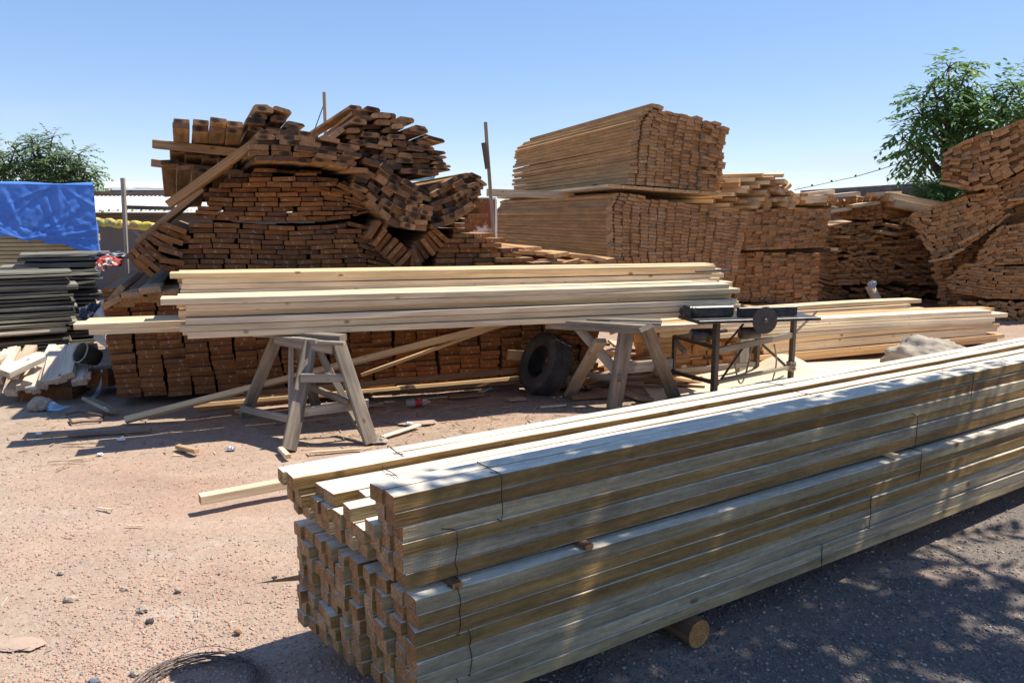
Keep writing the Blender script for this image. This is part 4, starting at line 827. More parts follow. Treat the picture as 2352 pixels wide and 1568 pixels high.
for i in range(6):
    y = 580 + i * 7; h = PK2.hit(215, y, .7)
    put_board('rotten_plank', M_rot, h, -PK2.u, .62, .6, .026, 0, rnd=rg.choice([.45, .5, .55]), rg=rg, nseg=6, bev=.003, jit=.003, label=f'black plank of the low stack before the cream boards, {nth(i)} from the top', cat='plank', group='black planks of the low stack before the cream boards')
# cream boards under the tarp
PC = Plane(gz(205, 760), R(20.5))
for i in range(12):
    y = 542 + i * 9.0; h = PC.hit(212 + rg.uniform(-2, 2), y, 0)
    put_board('cream_board', M_cream, h + PC.n * .35, -PC.u, 4.4, .7, .048, 0, rg=rg, nseg=3, bev=.003, label=f'cream board of the stack under the blue tarp, {nth(i)} from the top', cat='board', group='cream boards of the stack under the blue tarp')
for i in range(9):
    z = .05 + i * .075; u = PC.uz(205, 700)[0]
    put_board('cream_board', M_cream, PC.pos(u, z, .35), -PC.u, 4.4, .7, .068, 0, rg=rg, label=f'cream board at the shaded foot of the tarp stack, {nth(i)} up', cat='board', group='cream boards at the foot of the tarp stack')
# ---- the tarp
def tarp():
    rt = random.Random(5)
    c0 = PC.uz(212, 425)[0]; ztop = PC.uz(200, 424)[1]; u0 = c0 - 4.4
    hem = [(PC.uz(x, y)[0], PC.uz(x, y)[1]) for x, y in [(-300, 520), (0, 540), (63, 551), (110, 556), (140, 561), (169, 566), (200, 580), (222, 588)]]
    pegs = [(PC.uz(131, 424)[0], ztop, 1.0), (PC.uz(63, 550)[0], interp(hem, PC.uz(63, 550)[0]), 1.0), (PC.uz(140, 535)[0], interp(hem, PC.uz(140, 560)[0]) + .12, .8), (PC.uz(215, 420)[0], ztop, .6), (PC.uz(-40, 424)[0], ztop, .8)]
    creases = {(pu, pz): [(rt.uniform(-3.14, 3.14), rt.uniform(.012, .035), rt.choice([-1, 1, 1]) * rt.uniform(.008, .026)) for _ in range(18)] for pu, pz, k in pegs}
    def wr(u, z):
        d = 0
        for (pu, pz, k) in pegs:
            dx, dz = u - pu, z - pz; r = math.hypot(dx, dz) + .02; a = math.atan2(dz, dx)
            for am, wm, hm in creases[(pu, pz)]:
                da = (a - am + math.pi) % (2 * math.pi) - math.pi; d += .8 * k * hm * math.exp(-(da * r / wm) ** 2) * min(1, r * 5) * math.exp(-r * 1.1)
        n = mnoise.noise(Vector((u * 1.3, z * 1.6, 3))) * .018 + (abs(mnoise.noise(Vector((u * 5 + z * 1.5, z * 1.6 - u * .4, 8)))) - .2) * .012 + mnoise.noise(Vector((u * 9 + z * 6, z * 7 - u * 4, 1))) * .008
        return d + n
    v = []; f = []; nu, nv, nt_ = 190, 80, 16
    for i in range(nu + 1):
        u = u0 + (c0 + .02 - u0) * i / nu
        zb = interp(hem, u) + .012 * math.sin(u * 21) + .02 * mnoise.noise(Vector((u * 6, 0, 0)))
        for j in range(nt_):     # top, from the back to the front edge
            t = j / nt_; back = 1.5 * (1 - t) - .03
            v.append(PC.pos(u - (back + .03) * .28 * max(0, 1 - (c0 - u) / 2.5), ztop + .02 + .03 * mnoise.noise(Vector((u * 2, back * 2, 0))) - .05 * (1 - t) * 0, back))
        for j in range(nv + 1):
            t = j / nv; z = ztop + (zb - ztop) * t; rr = min(1, t * 8)
            v.append(PC.pos(u, z, -.05 - rr * wr(u, z) - .03 * t))
    m_ = nt_ + nv + 1
    for i in range(nu):
        for j in range(m_ - 1): f.append((i * m_ + j, (i + 1) * m_ + j, (i + 1) * m_ + j + 1, i * m_ + j + 1))
    b = len(v); ns = 30      # right-hand end
    for i in range(ns + 1):
        t0 = i / ns; back = -.05 + t0 * 1.5; sk = -t0 * 1.5 * .28
        for j in range(nv + 1):
            t = j / nv; zb = interp(hem, c0) - .02 + .05 * math.sin(t0 * 9); z = ztop + .01 + (zb - ztop) * t
            d = (.02 * math.sin(back * 26 + z * 5) + .03 * mnoise.noise(Vector((back * 4, z * 5, 2)))) * min(1, t * 6) * min(1, t0 * 6)
            fr_ = wr(c0 + .02, z) * min(1, t * 8) if t0 == 0 else 0
            v.append(PC.pos(c0 + .02 + sk + d + .05 * t * min(1, t0 * 5), z, back - (fr_ + .03 * t if t0 == 0 else 0)))
    for i in range(ns):
        for j in range(nv): f.append((b + i * (nv + 1) + j, b + (i + 1) * (nv + 1) + j, b + (i + 1) * (nv + 1) + j + 1, b + i * (nv + 1) + j + 1))
    m = MB(); m.add(v, f)
    mt, t, bs = mat_new('blue_tarpaulin'); q = N(t); tc = q.n('ShaderNodeTexCoord').outputs['Object']
    n1 = q.noise(q.vscale(tc, (1, 1, 2.5)), 2.2, 4, .6)
    q.l(q.mix(q.maprange(n1, .42, .66, 0, 1), (.075, .20, .62), (.095, .235, .67)), bs.inputs['Base Color'])
    bs.inputs['Roughness'].default_value = .42; bs.inputs['Specular IOR Level'].default_value = .35
    q.l(q.bump(q.noise(q.vscale(tc, (1, 1, .4)), 12, 4, .6), .3, .015), bs.inputs['Normal'])
    o = m.build('tarpaulin', mt, None, True); tag(o, 'bright blue tarpaulin draped and creased over the cream boards', 'tarpaulin')
tarp()
# ---- grey sheet, tub, dark bits between the rotten stack and the big pile
def sheet(name, mat, path, lab, cat, thick=0.0, wob=.03, nj=10, subn=8):
    """path: list of (pointA, pointB) ribs; a crumpled sheet lofted between them"""
    v = []; f = []; ribs = []
    for (a0, b0), (a1, b1) in zip(path, path[1:]):
        for s in range(subn): t = s / subn; ribs.append((a0.lerp(a1, t), b0.lerp(b1, t)))
    ribs.append(path[-1])
    for i, (a, b) in enumerate(ribs):
        for j in range(nj + 1):
            p = a.lerp(b, j / nj); n = mnoise.noise_vector(p * 7) * wob + mnoise.noise_vector(p * 19) * wob * .4; v.append(p + n)
    for i in range(len(ribs) - 1):
        for j in range(nj): k = i * (nj + 1) + j; f.append((k, k + 1, k + nj + 2, k + nj + 1))
    m = MB(); m.add(v, f); o = m.build(name, mat, None, True); return tag(o, lab, cat)
M_sheet = plain('grey_plastic_sheet', (.2, .2, .215), .4, 0, .2, 5, (.36, .35, .35))
Yl = 6.75
sheet('plastic_sheet', M_sheet, [(at_y(388, 484, Yl + .35), at_y(396, 492, Yl + .35)), (at_y(330, 547, Yl + .35), at_y(342, 552, Yl + .35)), (at_y(290, 588, Yl + .3), at_y(302, 594, Yl + .3))], 'grey plastic strip showing along the left flank of the big pile', 'plastic sheet', wob=.012)
sheet('plastic_sheet', M_sheet, [(at_y(240, 690, Yl + .15), at_y(258, 682, Yl + .1)), (at_y(214, 725, Yl + .15), at_y(246, 712, Yl)), (at_y(206, 745, Yl + .2), at_y(244, 752, Yl)), (at_y(212, 775, Yl + .2), at_y(246, 800, Yl))], 'crumpled grey plastic sheet at the left foot of the big pile', 'plastic sheet', wob=.035)
M_tub = plain('black_rubber_tub', (.035, .037, .035), .6, 0, .3, 8, (.06, .06, .055))
c_ = at_y(224, 822, 7.05); v, f = lathe([(0, .075), (.10, .09), (.17, .098), (.18, .103), (.17, .092), (.1, .082), (.01, .068), (0, .001)], 28)
Q2 = Vector((-.45, -.75, .45)).to_track_quat('X', 'Z').to_matrix().to_4x4(); m = MB(); m.add(v, f); E = empty('rubber_tub', Vector((c_.x, c_.y, 0)), 'black rubber tub on its side between offcuts and big pile, pale rim', 'tub')
o = m.build('tub_body', M_tub, E, True); o.matrix_local = Matrix.Translation((0, 0, c_.z)) @ Q2
v, f = tube_geo([Vector((.175, .1 * math.cos(t), .1 * math.sin(t))) for t in [k * math.pi / 16 for k in range(32)]], .007, 6, True); m = MB(); m.add(v, f); o = m.build('tub_rim', M_brace, E, True); o.matrix_local = Matrix.Translation((0, 0, c_.z)) @ Q2
put_board('prop_block', M_dark, at_y(222, 868, 7.0), Vector((-.1, 1, -.1)), .4, .2, .17, 0, rg=rg, label='dark block under the black rubber tub', cat='block')
plank_pts('dark_lath', M_rot, gz(200, 915, .1), gz(262, 945, .03), .1, .03, 'dark lath slipping to the ground beside the lower pile', .1, roll=.3)
M_hose = plain('blue_grey_plastic', (.12, .15, .2), .4, 0, .2, 6)
sheet('plastic_strip', M_hose, [(gz(232, 848, .35), gz(236, 850, .35)), (gz(234, 880, .25), gz(229, 880, .22)), (gz(228, 905, .1), gz(216, 905, .1)), (gz(206, 922, .03), gz(200, 920, .03))], 'curling blue-grey plastic strip beside the offcut heap', 'plastic strip', wob=.004, nj=3)
def lump(name, mat, c, s, lab, cat, seed=1, sub=4, amp=.25, flat=True, kind=None, fq=2.2, smooth=False):
    bm = bmesh.new(); bmesh.ops.create_icosphere(bm, subdivisions=sub, radius=1)
    for vv in bm.verts:
        n = vv.co.normalized(); d = 1 + amp * mnoise.noise(n * fq + Vector((seed, seed * 2, 0))) + amp * .45 * mnoise.noise(n * fq * 2.7 + Vector((seed, 0, 5))) + amp * .2 * mnoise.noise(n * fq * 7 + Vector((seed, 1, 5)))
        vv.co = Vector((n.x * s[0] * d, n.y * s[1] * d, n.z * s[2] * d))
        if flat and vv.co.z < -s[2] * .45: vv.co.z = -s[2] * .45
    me = bpy.data.meshes.new(name); bm.to_mesh(me); bm.free(); o = link(name, me, mat)
    if smooth: me.polygons.foreach_set('use_smooth', [True] * len(me.polygons))
    o.location = Vector(c) + Vector((0, 0, s[2] * .42 if flat else 0)); return tag(o, lab, cat, kind=kind)
M_red = plain('red_plastic_sack', (.50, .06, .04), .4, 0, .2, 4, (.62, .5, .46), lo=.5, hi=.6)
M_rag = plain('dark_blue_rag', (.05, .06, .09), .85, 0, .2, 7, (.45, .45, .45), lo=.55, hi=.62)
lump('plastic_sack', M_red, at_y(252, 612, 8.4), (.12, .12, .075), 'crumpled red plastic sack on the rotten planks', 'sack', 3, 4, .5, fq=3.5)
lump('plastic_sack', M_red, at_y(233, 621, 8.3), (.05, .06, .075), 'small red plastic scrap hanging beside the crumpled sack', 'sack', 5, 3, .5, fq=3)
lump('rag', M_rag, at_y(256, 594, 8.6), (.2, .12, .05), 'dark blue and white rags bunched behind the red sack', 'rag', 8, 4, .5, fq=4)
lump('rag', M_rag, at_y(215, 740, 7.6), (.12, .12, .12), 'dark rag bunched between the rotten planks and the grey sheet', 'rag', 11, 4, .5, fq=4)
M_stone = plain('pale_stone', (.36, .29, .22), .9, 0, .3, 8, (.3, .25, .2), .004, 30)
lump('stone', M_stone, gz(95, 938), (.105, .08, .075), 'pale round stone by the offcut heap', 'stone', 2, 4, .3)
mt, t, bs = mat_new('thin_blue_plastic'); bs.inputs['Base Color'].default_value = (.20, .42, .68, 1); bs.inputs['Roughness'].default_value = .3; M_bag = mt
sheet('plastic_bag', M_bag, [(gz(116, 918, .1), gz(112, 926, .05)), (gz(132, 925, .09), gz(112, 938, .02)), (gz(148, 932, .05), gz(108, 941, .015)), (gz(168, 934, .03), gz(140, 942, .015))], 'thin light blue plastic bag blown against the pale stone', 'plastic bag', wob=.018)
tube('leather_strap', plain('brown_strap', (.14, .08, .06), .7), [gz(150, 952, .01), gz(180, 945, .02), gz(215, 950, .03), gz(238, 955, .015), gz(232, 966, .01), gz(190, 968, .01), gz(166, 972, .008), gz(160, 962, .01)], .010, 6); tag(bpy.context.scene.objects['leather_strap'], 'brown strap curled in the dirt near the offcuts', 'strap')

# ---- shed, posts, yellow roll
def box_mb(m, c, s, rot=None):
    v = [Vector((a * s[0] / 2, b * s[1] / 2, d * s[2] / 2)) for a in (-1, 1) for b in (-1, 1) for d in (-1, 1)]
    if rot: v = [rot @ p for p in v]
    m.add([p + Vector(c) for p in v], [(0, 1, 3, 2), (4, 6, 7, 5), (0, 4, 5, 1), (2, 3, 7, 6), (0, 2, 6, 4), (1, 5, 7, 3)])
a = at_y(150, 486, 16); b = at_y(760, 492, 16); E = empty('shed', Vector((a.x, 16, 0)), 'low dark shed with a pale corrugated roof behind the tarp', 'shed')
M_shedw = plain('shed_wall_boards', (.13, .13, .135), .85, 0, .3, 2, (.17, .13, .105), lo=.45, hi=.55)
m = MB(); wv = b.x - a.x; box_mb(m, (wv / 2, .05, a.z / 2 - .02), (wv, .1, a.z - .04)); m.build('wall', M_shedw, E)
m = MB(); v = []; f = []; n_ = 260; z1 = at_y(300, 451, 17.6).z; zr = a.z
for i in range(n_ + 1):
    x = -.3 + (wv + .6) * i / n_; h = .022 * math.sin(i * 2 * math.pi / 4.0)
    for (y, z) in ((-.25, zr + .02 + .012 * math.sin(i * .9)), (1.6, z1)): v.append((x, y, z + h))
for i in range(n_): f.append((i * 2, i * 2 + 2, i * 2 + 3, i * 2 + 1))
m.add(v, f); M_corr = plain('corrugated_zinc', (.62, .63, .62), .5, .1, .12, 3, (.5, .49, .46)); o = m.build('roof', M_corr, E, True)
m = MB(); box_mb(m, (wv / 2, -.12, zr - .07), (wv, .1, .1)); m.build('roof_beam', M_log, E)
m = MB(); box_mb(m, (wv / 2, 1.62, z1 + .05), (wv + .6, .06, .12)); m.build('ridge_board', M_log, E)
# white canopy on posts before the shed
pA = at_y(274, 436, 13); E = empty('canopy', Vector((pA.x, 13, 0)), 'white slab canopy on a thick grey post before the shed', 'canopy')
xl = at_y(245, 434, 13).x; xr = at_y(700, 434, 13).x; zt = at_y(300, 417, 13).z; zb = at_y(300, 434, 13).z
M_white = plain('white_painted_sheet', (.82, .82, .80), .6, 0, .1, 3, (.66, .62, .56), lo=.55, hi=.75)
m = MB(); dzc = zt - zb; v = []; f = []
for i in range(31):
    x = xl - pA.x + (xr - xl) * i / 30
    for (y, z) in ((0, 0), (.0, .012), (dzc * .8, dzc), (1.5, dzc + .05), (1.5, dzc - .02), (dzc * .8 + .05, dzc - .08), (.05, 0)): v.append((x, y - .1 + rg.uniform(-.006, .006), zb + z + rg.uniform(-.005, .005)))
for i in range(30):
    for k in range(7): f.append((i * 7 + k, i * 7 + (k + 1) % 7, i * 7 + 7 + (k + 1) % 7, i * 7 + 7 + k))
m.add(v, f); o = m.build('slab', M_white, E)
m = MB(); g = board_geo(rg, xr - xl - .1, .1, .09, bev=.01); m.add(g[0], g[1], gc=g[2], ec=g[3]); o = m.build('bearer', M_grey, E); o.location = ((xl + xr) / 2 - pA.x, .05, zb - .06)
bar('post', M_grey, Vector((pA.x, 13, 0)), Vector((pA.x, 13, zb - .1)), .075, .075, E, rg=rg, nseg=4, jit=.004)
bar('brace', M_grey, at_y(297, 523, 13), at_y(350, 562, 13), .06, .05, E, rg=rg)
bar('post', M_grey, Vector((at_y(520, 500, 13).x, 13.6, 0)), Vector((at_y(520, 500, 13).x, 13.6, zb - .1)), .075, .075, E, rg=rg)
def pole(name, a, b, w_, mat, lab, cat='pole'):
    E = empty(name, Vector((a.x, a.y, 0)), lab, cat)
    return E, bar('shaft', mat, a, b, w_, w_ * .8, E, rg=rg, nseg=6, jit=.002)
p = at_y(283, 600, 9.9); bt = at_y(282, 409, 9.9); E, _ = pole('wooden_post', Vector((p.x + .02, p.y, 0)), bt, .05, M_brace, 'pale squared post with a side rail, left of the big pile', 'post')
bar('rail', M_grey, at_y(285, 476, 9.93), at_y(402, 479, 10.1), .05, .03, E, rg=rg, yhint=Vector((0, 0, 1)))
p = at_y(274, 388, 14.5); pole('thin_pole', Vector((p.x, p.y, 0)), p, .05, M_brace, 'thin bare pole standing up behind the white canopy')
M_yel = plain('yellow_plastic_wrap', (.60, .47, .06), .4, 0, .2, 10, (.42, .25, .11), lo=.5, hi=.62)
a = at_y(215, 509, 11.6); b = at_y(360, 521, 11.6); E = empty('wrapped_roll', Vector((a.x, a.y, a.z)), 'yellow plastic-wrapped roll hung level between the tarp and the big pile', 'roll')
pts = []; rad = []
for i in range(60):
    t = i / 59; pts.append(a.lerp(b, t) - a + Vector((0, 0, .008 * math.sin(t * 30)))); rad.append(.06 + .012 * mnoise.noise(Vector((t * 14, 0, 0))) - (.035 if .47 < t < .52 else 0))
v, f = tube_geo(pts[3:], rad[3:], 16); vv = [Vector(p) + mnoise.noise_vector(Vector(p) * 14) * .016 for p in v]; m = MB(); m.add(vv, f); m.build('wrap', M_yel, E)
tube('stick', M_pine, [Vector((-.06, 0, .005)), Vector((.12, 0, 0))], .016, 8, parent=E)

# ---- poles, rusty panel and pipes behind the big pile
a = at_y(746, 300, 9.6); b = at_y(745, 212, 9.6); E, _ = pole('wooden_pole', Vector((a.x, 9.6, 0)), b, .042, M_brace, 'thin wooden pole rising behind the saddle between the two peaks')
tube('wire_stay', M_wire, [at_y(744, 240, 9.6) - E.location, at_y(722, 300, 9.7) - E.location], .006, 5, parent=E)
a = gz(1146, 700); pb = at_y(1139, 560, 9.3); E, _ = pole('wooden_pole', at_y(1141, 640, 9.3), at_y(1115, 281, 9.3), .05, M_brace, 'leaning wooden pole with a short board nailed on, before the middle pile')
bar('nailed_board', M_grey, at_y(1111, 328, 9.25), at_y(1120, 388, 9.25), .06, .025, E, rg=rg, yhint=Vector((1, 0, 0)))
mt, t, bs = mat_new('rusty_white_panel'); q = N(t); tcn = q.n('ShaderNodeTexCoord'); sep = q.n('ShaderNodeSeparateXYZ'); q.l(tcn.outputs['Object'], sep.inputs[0])
n1 = q.noise(tcn.outputs['Object'], 6, 6, .7); k = q.math('ADD', n1, q.math('MULTIPLY', sep.outputs[2], .55)); q.l(q.mix(q.maprange(k, .60, .68, 0, 1), (.70, .69, .66), (.22, .07, .03)), bs.inputs['Base Color']); bs.inputs['Roughness'].default_value = .7
p0 = at_y(1075, 575, 9.7); p1 = at_y(1137, 458, 9.7); E = empty('rusty_sheet', Vector(((p0.x + p1.x) / 2, 9.7, p0.z)), 'white metal panel with rust along its top, beside the leaning pole', 'panel')
hx = (p1.x - p0.x); hz = p1.z - p0.z; m = MB(); box_mb(m, (0, 0, hz / 2), (hx, .03, hz)); m.build('sheet', mt, E)
m = MB(); box_mb(m, (0, -.01, hz + .012), (hx + .03, .06, .024)); box_mb(m, (hx / 2 + .012, -.01, hz / 2), (.024, .06, hz)); m.build('frame', M_white, E)
m = MB(); box_mb(m, (0, 0, -.3), (hx * .8, .05, .6)); m.build('base', M_steel, E)
M_pipe = plain('light_blue_pipe', (.20, .45, .55), .35, 0, .1, 3, (.55, .66, .68), lo=.52, hi=.6)
for i in range(7):
    a = at_y(1000 - 1.5 * (i % 3), 393 + i * 3.4, 10.6 - .0 * i); tube('blue_pipe', M_pipe, [a, a + Vector((-1.6, .35, -.01))], .011 + .003 * (i % 2), 10)
    tag(list(bpy.context.scene.objects)[-1], f'light blue pipe above the saddle, {nth(i)} from the top', 'pipe', 'light blue pipes above the saddle')
for i in range(4):
    a = at_y(1122 + i * 2, 434 + i * 4.5, 14); put_board('far_plank', M_pine, at_y(1118, 436 + i * 4.2, 14), Vector((1, .12, -.03)), 1.6, .1, .032, 0, rg=rg, label=f'far pale plank between pole and middle pile, {nth(i)} from the top', cat='plank', group='far pale planks between pole and middle pile')
E = empty('far_building', at_y(1150, 600, 30), 'small pale far building seen between pole and middle pile', 'building'); E.location.z = 0
m = MB(); zt = at_y(1150, 490, 30).z; box_mb(m, (.2, 1, zt / 2), (3.2, 2, zt)); m.build('wall', M_shedw, E); m = MB(); box_mb(m, (.2, .9, zt + .06), (3.6, 2.4, .14)); m.build('roof', M_corr, E)

# ---- block wall, cable
mt, t, bs = mat_new('block_masonry'); q = N(t); tcn = q.n('ShaderNodeTexCoord').outputs['Object']; br = q.n('ShaderNodeTexBrick'); mp = q.n('ShaderNodeMapping'); mp.inputs['Rotation'].default_value = (R(90), 0, 0); q.l(tcn, mp.inputs['Vector']); q.l(mp.outputs[0], br.inputs['Vector'])
br.inputs['Scale'].default_value = 1; br.inputs['Brick Width'].default_value = .42; br.inputs['Row Height'].default_value = .22; br.inputs['Mortar Size'].default_value = .012; br.inputs['Color1'].default_value = (.10, .095, .09, 1); br.inputs['Color2'].default_value = (.075, .07, .068, 1); br.inputs['Mortar'].default_value = (.14, .135, .13, 1)
q.l(q.mix(q.maprange(q.noise(tcn, 3, 5), .55, .8, 0, .6), br.outputs['Color'], (.3, .29, .27)), bs.inputs['Base Color']); bs.inputs['Roughness'].default_value = .9
a = at_y(1845, 442, 24); b = at_y(2110, 426, 19.5); d_ = (b - a); d_.z = 0; d_.normalize(); e_ = b + d_ * 9
E = empty('block_wall', Vector((a.x, a.y, 0)), 'dark grey block wall behind the right piles', 'wall', rz=math.atan2(d_.y, d_.x))
ln = (e_ - a).length; m = MB(); hh = (a.z + b.z) / 2; zz0 = a.z; zz1 = a.z + (b.z - a.z) * ln / (b - a).length
v = [(0, -.1, 0), (ln, -.1, 0), (ln, .1, 0), (0, .1, 0), (0, -.1, zz0), (ln, -.1, zz1), (ln, .1, zz1), (0, .1, zz0)]
m.add(v, [(0, 1, 5, 4), (1, 2, 6, 5), (2, 3, 7, 6), (3, 0, 4, 7), (4, 5, 6, 7)]); m.build('masonry', mt, E)
m = MB(); 
for i in range(int(ln / .5)): 
    zc = zz0 + (zz1 - zz0) * (i + .5) * .5 / ln; box_mb(m, (i * .5 + .25, 0, zc + .03), (.49, .22, .05))
m.build('coping', plain('coping_mortar', (.2, .19, .18), .9, 0, .3, 6, (.12, .11, .11)), E)
pts = [at_y(x, y, Y) for x, y, Y in [(1825, 436, 17.0), (1865, 428, 17.2), (1910, 418, 17.4), (1965, 406, 17.6), (2020, 390, 17.8), (2080, 370, 18), (2170, 330, 18.3), (2260, 290, 18.6), (2352, 250, 19)]]
E = empty('overhead_cable', pts[0], 'thin black cable with knots hanging from the tree over the right piles', 'cable'); tube('cable', M_wire, [p - pts[0] for p in pts], .008, 6, parent=E)
for i in (1, 2, 3, 4, 5):
    m = MB(); box_mb(m, pts[i] - pts[0] + Vector((0, 0, .02)), (.03, .03, .045)); m.build('clip', M_wire, E)
for i, (y0, y1) in enumerate([(272, 262), (282, 270)]):
    tube('overhead_wire', M_wire, [at_y(2315, y0 + 14, 20), at_y(2420, y1 - 50, 20)], .012, 5); tag(list(bpy.context.scene.objects)[-1], ['thin overhead wire at the tree top edge, upper', 'thin overhead wire at the tree edge, lower'][i] + ' of the pair', 'wire')
# leaning bark stub and small rope loops before the slumped pile
a = at_y(2020, 700, 12.6); b = at_y(1997, 655, 12.7); E = empty('stump_post', Vector((a.x, a.y, 0)), 'short slanted post with a pale rag tied on, before the slumped pile', 'post'); tube('shaft', M_scrap, [Vector((0, 0, .2)) , Vector((0, 0, a.z)) , b - Vector((a.x, a.y, 0))], .075, 10, parent=E)
o = lump('rag_tie', M_sheet, b - Vector((a.x, a.y, 0)) + Vector((.02, -.05, 0)), (.06, .045, .075), None, None, 4, 3, .5, False); o.parent = E
for i, (x, y) in enumerate([(1765, 700), (1845, 700)]):
    c_ = at_y(x, y, 13.2); tube('rope_loop', M_wire, [c_ + Vector((.11 * math.cos(t), .02 * math.sin(t * 2), .16 * math.sin(t))) for t in [k * math.pi / 10 for k in range(20)]], .012, 5, True); tag(list(bpy.context.scene.objects)[-1], ['rope sling loop by the stub row, nearer the saw table', 'rope sling loop by the stub row, nearer the slumped pile'][i], 'sling')

# ================================================================== TREES
M_bark = plain('tree_bark', (.14, .10, .075), .9, 0, .3, 12)
def leafmat(name, c1, c2, c3):
    m, t, b = mat_new(name); q = N(t); r = q.attr('rnd'); q.l(q.ramp(r, [(0, c1), (.55, c2), (1, c3)]), b.inputs['Base Color']); b.inputs['Roughness'].default_value = .5; b.inputs['Specular IOR Level'].default_value = .35
    tr = q.n('ShaderNodeBsdfTranslucent'); q.l(q.ramp(r, [(0, c2), (1, c3)]), tr.inputs[0]); ms = q.n('ShaderNodeMixShader'); ms.inputs[0].default_value = .4; q.l(b.outputs[0], ms.inputs[1]); q.l(tr.outputs[0], ms.inputs[2]); q.l(ms.outputs[0], t.nodes['Material Output'].inputs[0]); return m
M_leafA = leafmat('compound_leaves', (.085, .165, .045), (.125, .235, .068), (.21, .34, .10))
M_leafB = leafmat('elm_leaves', (.11, .165, .07), (.15, .22, .095), (.21, .29, .13))
def tree(name, base, lobes, leaf, nl, label, mat, seed, tr=.14, sprays=True):
    """lobes: (centre, radii). trunk, limbs to each lobe, leaves in sprays through each lobe's volume"""
    rt = random.Random(seed); E = empty(name, base, label, 'tree'); m = MB()
    top = sum((c for c, r in lobes), Vector()) / len(lobes); k0 = base.lerp(Vector((top.x, top.y, base.z)), .3); k0.z = base.z + (min(c.z - r[2] for c, r in lobes) - base.z) * .8
    v, f = tube_geo([Vector((0, 0, -.1)), (k0 - base) * .5 + Vector((.05, 0, 0)), k0 - base], [tr, tr * .85, tr * .7], 10); m.add(v, f)
    for c, r in lobes:
        mid = k0.lerp(c, .5) + Vector((rt.uniform(-.2, .2), rt.uniform(-.2, .2), rt.uniform(0, .3)))
        v, f = tube_geo([k0 - base, mid - base, c - base], [tr * .55, tr * .32, tr * .12], 7); m.add(v, f)
        for _ in range(7):
            d = Vector((rt.gauss(0, 1), rt.gauss(0, 1), rt.gauss(0, 1))).normalized(); e = c + Vector((d.x * r[0], d.y * r[1], d.z * r[2])) * .85
            v, f = tube_geo([c - base, c.lerp(e, .5) - base + Vector((0, 0, .05)), e - base], [tr * .12, tr * .08, tr * .03], 5); m.add(v, f)
    m.build('trunk', M_bark, E, True)
    tot = sum(r[0] * r[1] * r[2] for c, r in lobes) ** 1; m = MB()
    for c, r in lobes:
        n_ = int(nl * (r[0] * r[1] * r[2]) / tot)
        nsp = max(6, n_ // 9)
        for _ in range(nsp):
            d = Vector((rt.gauss(0, 1), rt.gauss(0, 1), rt.gauss(0, 1))).normalized(); rr = rt.random() ** .45
            p = c + Vector((d.x * r[0], d.y * r[1], d.z * r[2])) * rr * (1 + .25 * mnoise.noise(d * 2.5 + c))
            out = (d + Vector((rt.uniform(-.5, .5), rt.uniform(-.5, .5), rt.uniform(-.45, .25)))).normalized(); tone = min(1, max(0, .42 + rt.gauss(0, .2)))
            sx = out.cross(Vector((0, 0, 1))); sx = sx.normalized() if sx.length > .01 else Vector((1, 0, 0))
            for j in range(9):
                side = 1 if j % 2 else -1; q_ = p + out * (leaf * .55 * (j // 2)) + Vector((0, 0, -.04 * leaf * j * j / 4))
                ld = (out * .55 + sx * side * .8 + Vector((0, 0, -.35 + rt.uniform(-.3, .3)))).normalized(); ls = leaf * rt.uniform(.75, 1.2)
                wn = ld.cross(Vector((rt.uniform(-.4, .4), rt.uniform(-.4, .4), 1))).normalized() * ls * .2
                bow = Vector((0, 0, -ls * .12))
                b0 = q_ - base
                m.add([b0, b0 + ld * ls * .45 + wn, b0 + ld * ls + bow, b0 + ld * ls * .45 - wn], [(0, 1, 2, 3)], rnd=min(1, max(0, tone + rt.gauss(0, .1))))
    m.build('crown', mat, E); return E
def lob(px, py, Y, rp, ry=1.0, rz=1.0):
    p = at_y(px, py, Y); s = rp / F * Y; return (p, (s, s * ry, s * rz))
Yr = 18.0
tree('leafy_tree', Vector((at_y(2185, 500, Yr).x, Yr, 0)), [lob(2180, 155, Yr, 42), lob(2215, 175, Yr, 42), lob(2150, 225, Yr, 52), lob(2215, 235, Yr, 60), lob(2120, 270, Yr, 55), lob(2190, 300, Yr, 75), lob(2075, 320, Yr, 48, 1, .6), lob(2285, 230, Yr, 50), lob(2330, 200, Yr, 50, 1, .8), lob(2300, 270, Yr, 65), lob(2370, 240, Yr, 60), lob(2250, 290, Yr, 60), lob(2120, 345, Yr, 50), lob(2190, 370, Yr, 50, 1, .7)],
     .21, 4700, 'tall leafy tree with drooping compound leaves behind the tall corner pile', M_leafA, 3, .15)
tree('leafy_shrub', Vector((at_y(2150, 500, 17.4).x, 17.4, 0)), [lob(2135, 430, 17.4, 32), lob(2165, 440, 17.4, 32), lob(2120, 460, 17.4, 26), lob(2175, 415, 17.4, 20), lob(2150, 470, 17.4, 40)], .2, 900, 'dark leafy shrub against the block wall under the tall tree', M_leafA, 4, .05)
Yt_ = 32
tree('elm_tree', Vector((at_y(-10, 500, Yt_).x, Yt_, 0)), [lob(10, 375, Yt_, 42), lob(-30, 350, Yt_, 45), lob(35, 345, Yt_, 22), lob(-20, 410, Yt_, 60), lob(30, 400, Yt_, 35)], .21, 3300, 'grey-green tree at the left edge above the tarp', M_leafB, 6, .2)
tree('elm_tree', Vector((at_y(95, 500, Yt_).x, Yt_ + 1, 0)), [lob(85, 340, Yt_, 34), lob(120, 318, Yt_, 20), lob(100, 370, Yt_, 48), lob(60, 400, Yt_, 40), lob(125, 400, Yt_, 42), lob(70, 325, Yt_, 18)], .21, 3700, 'tallest grey-green tree of the trio above the tarp', M_leafB, 7, .2)
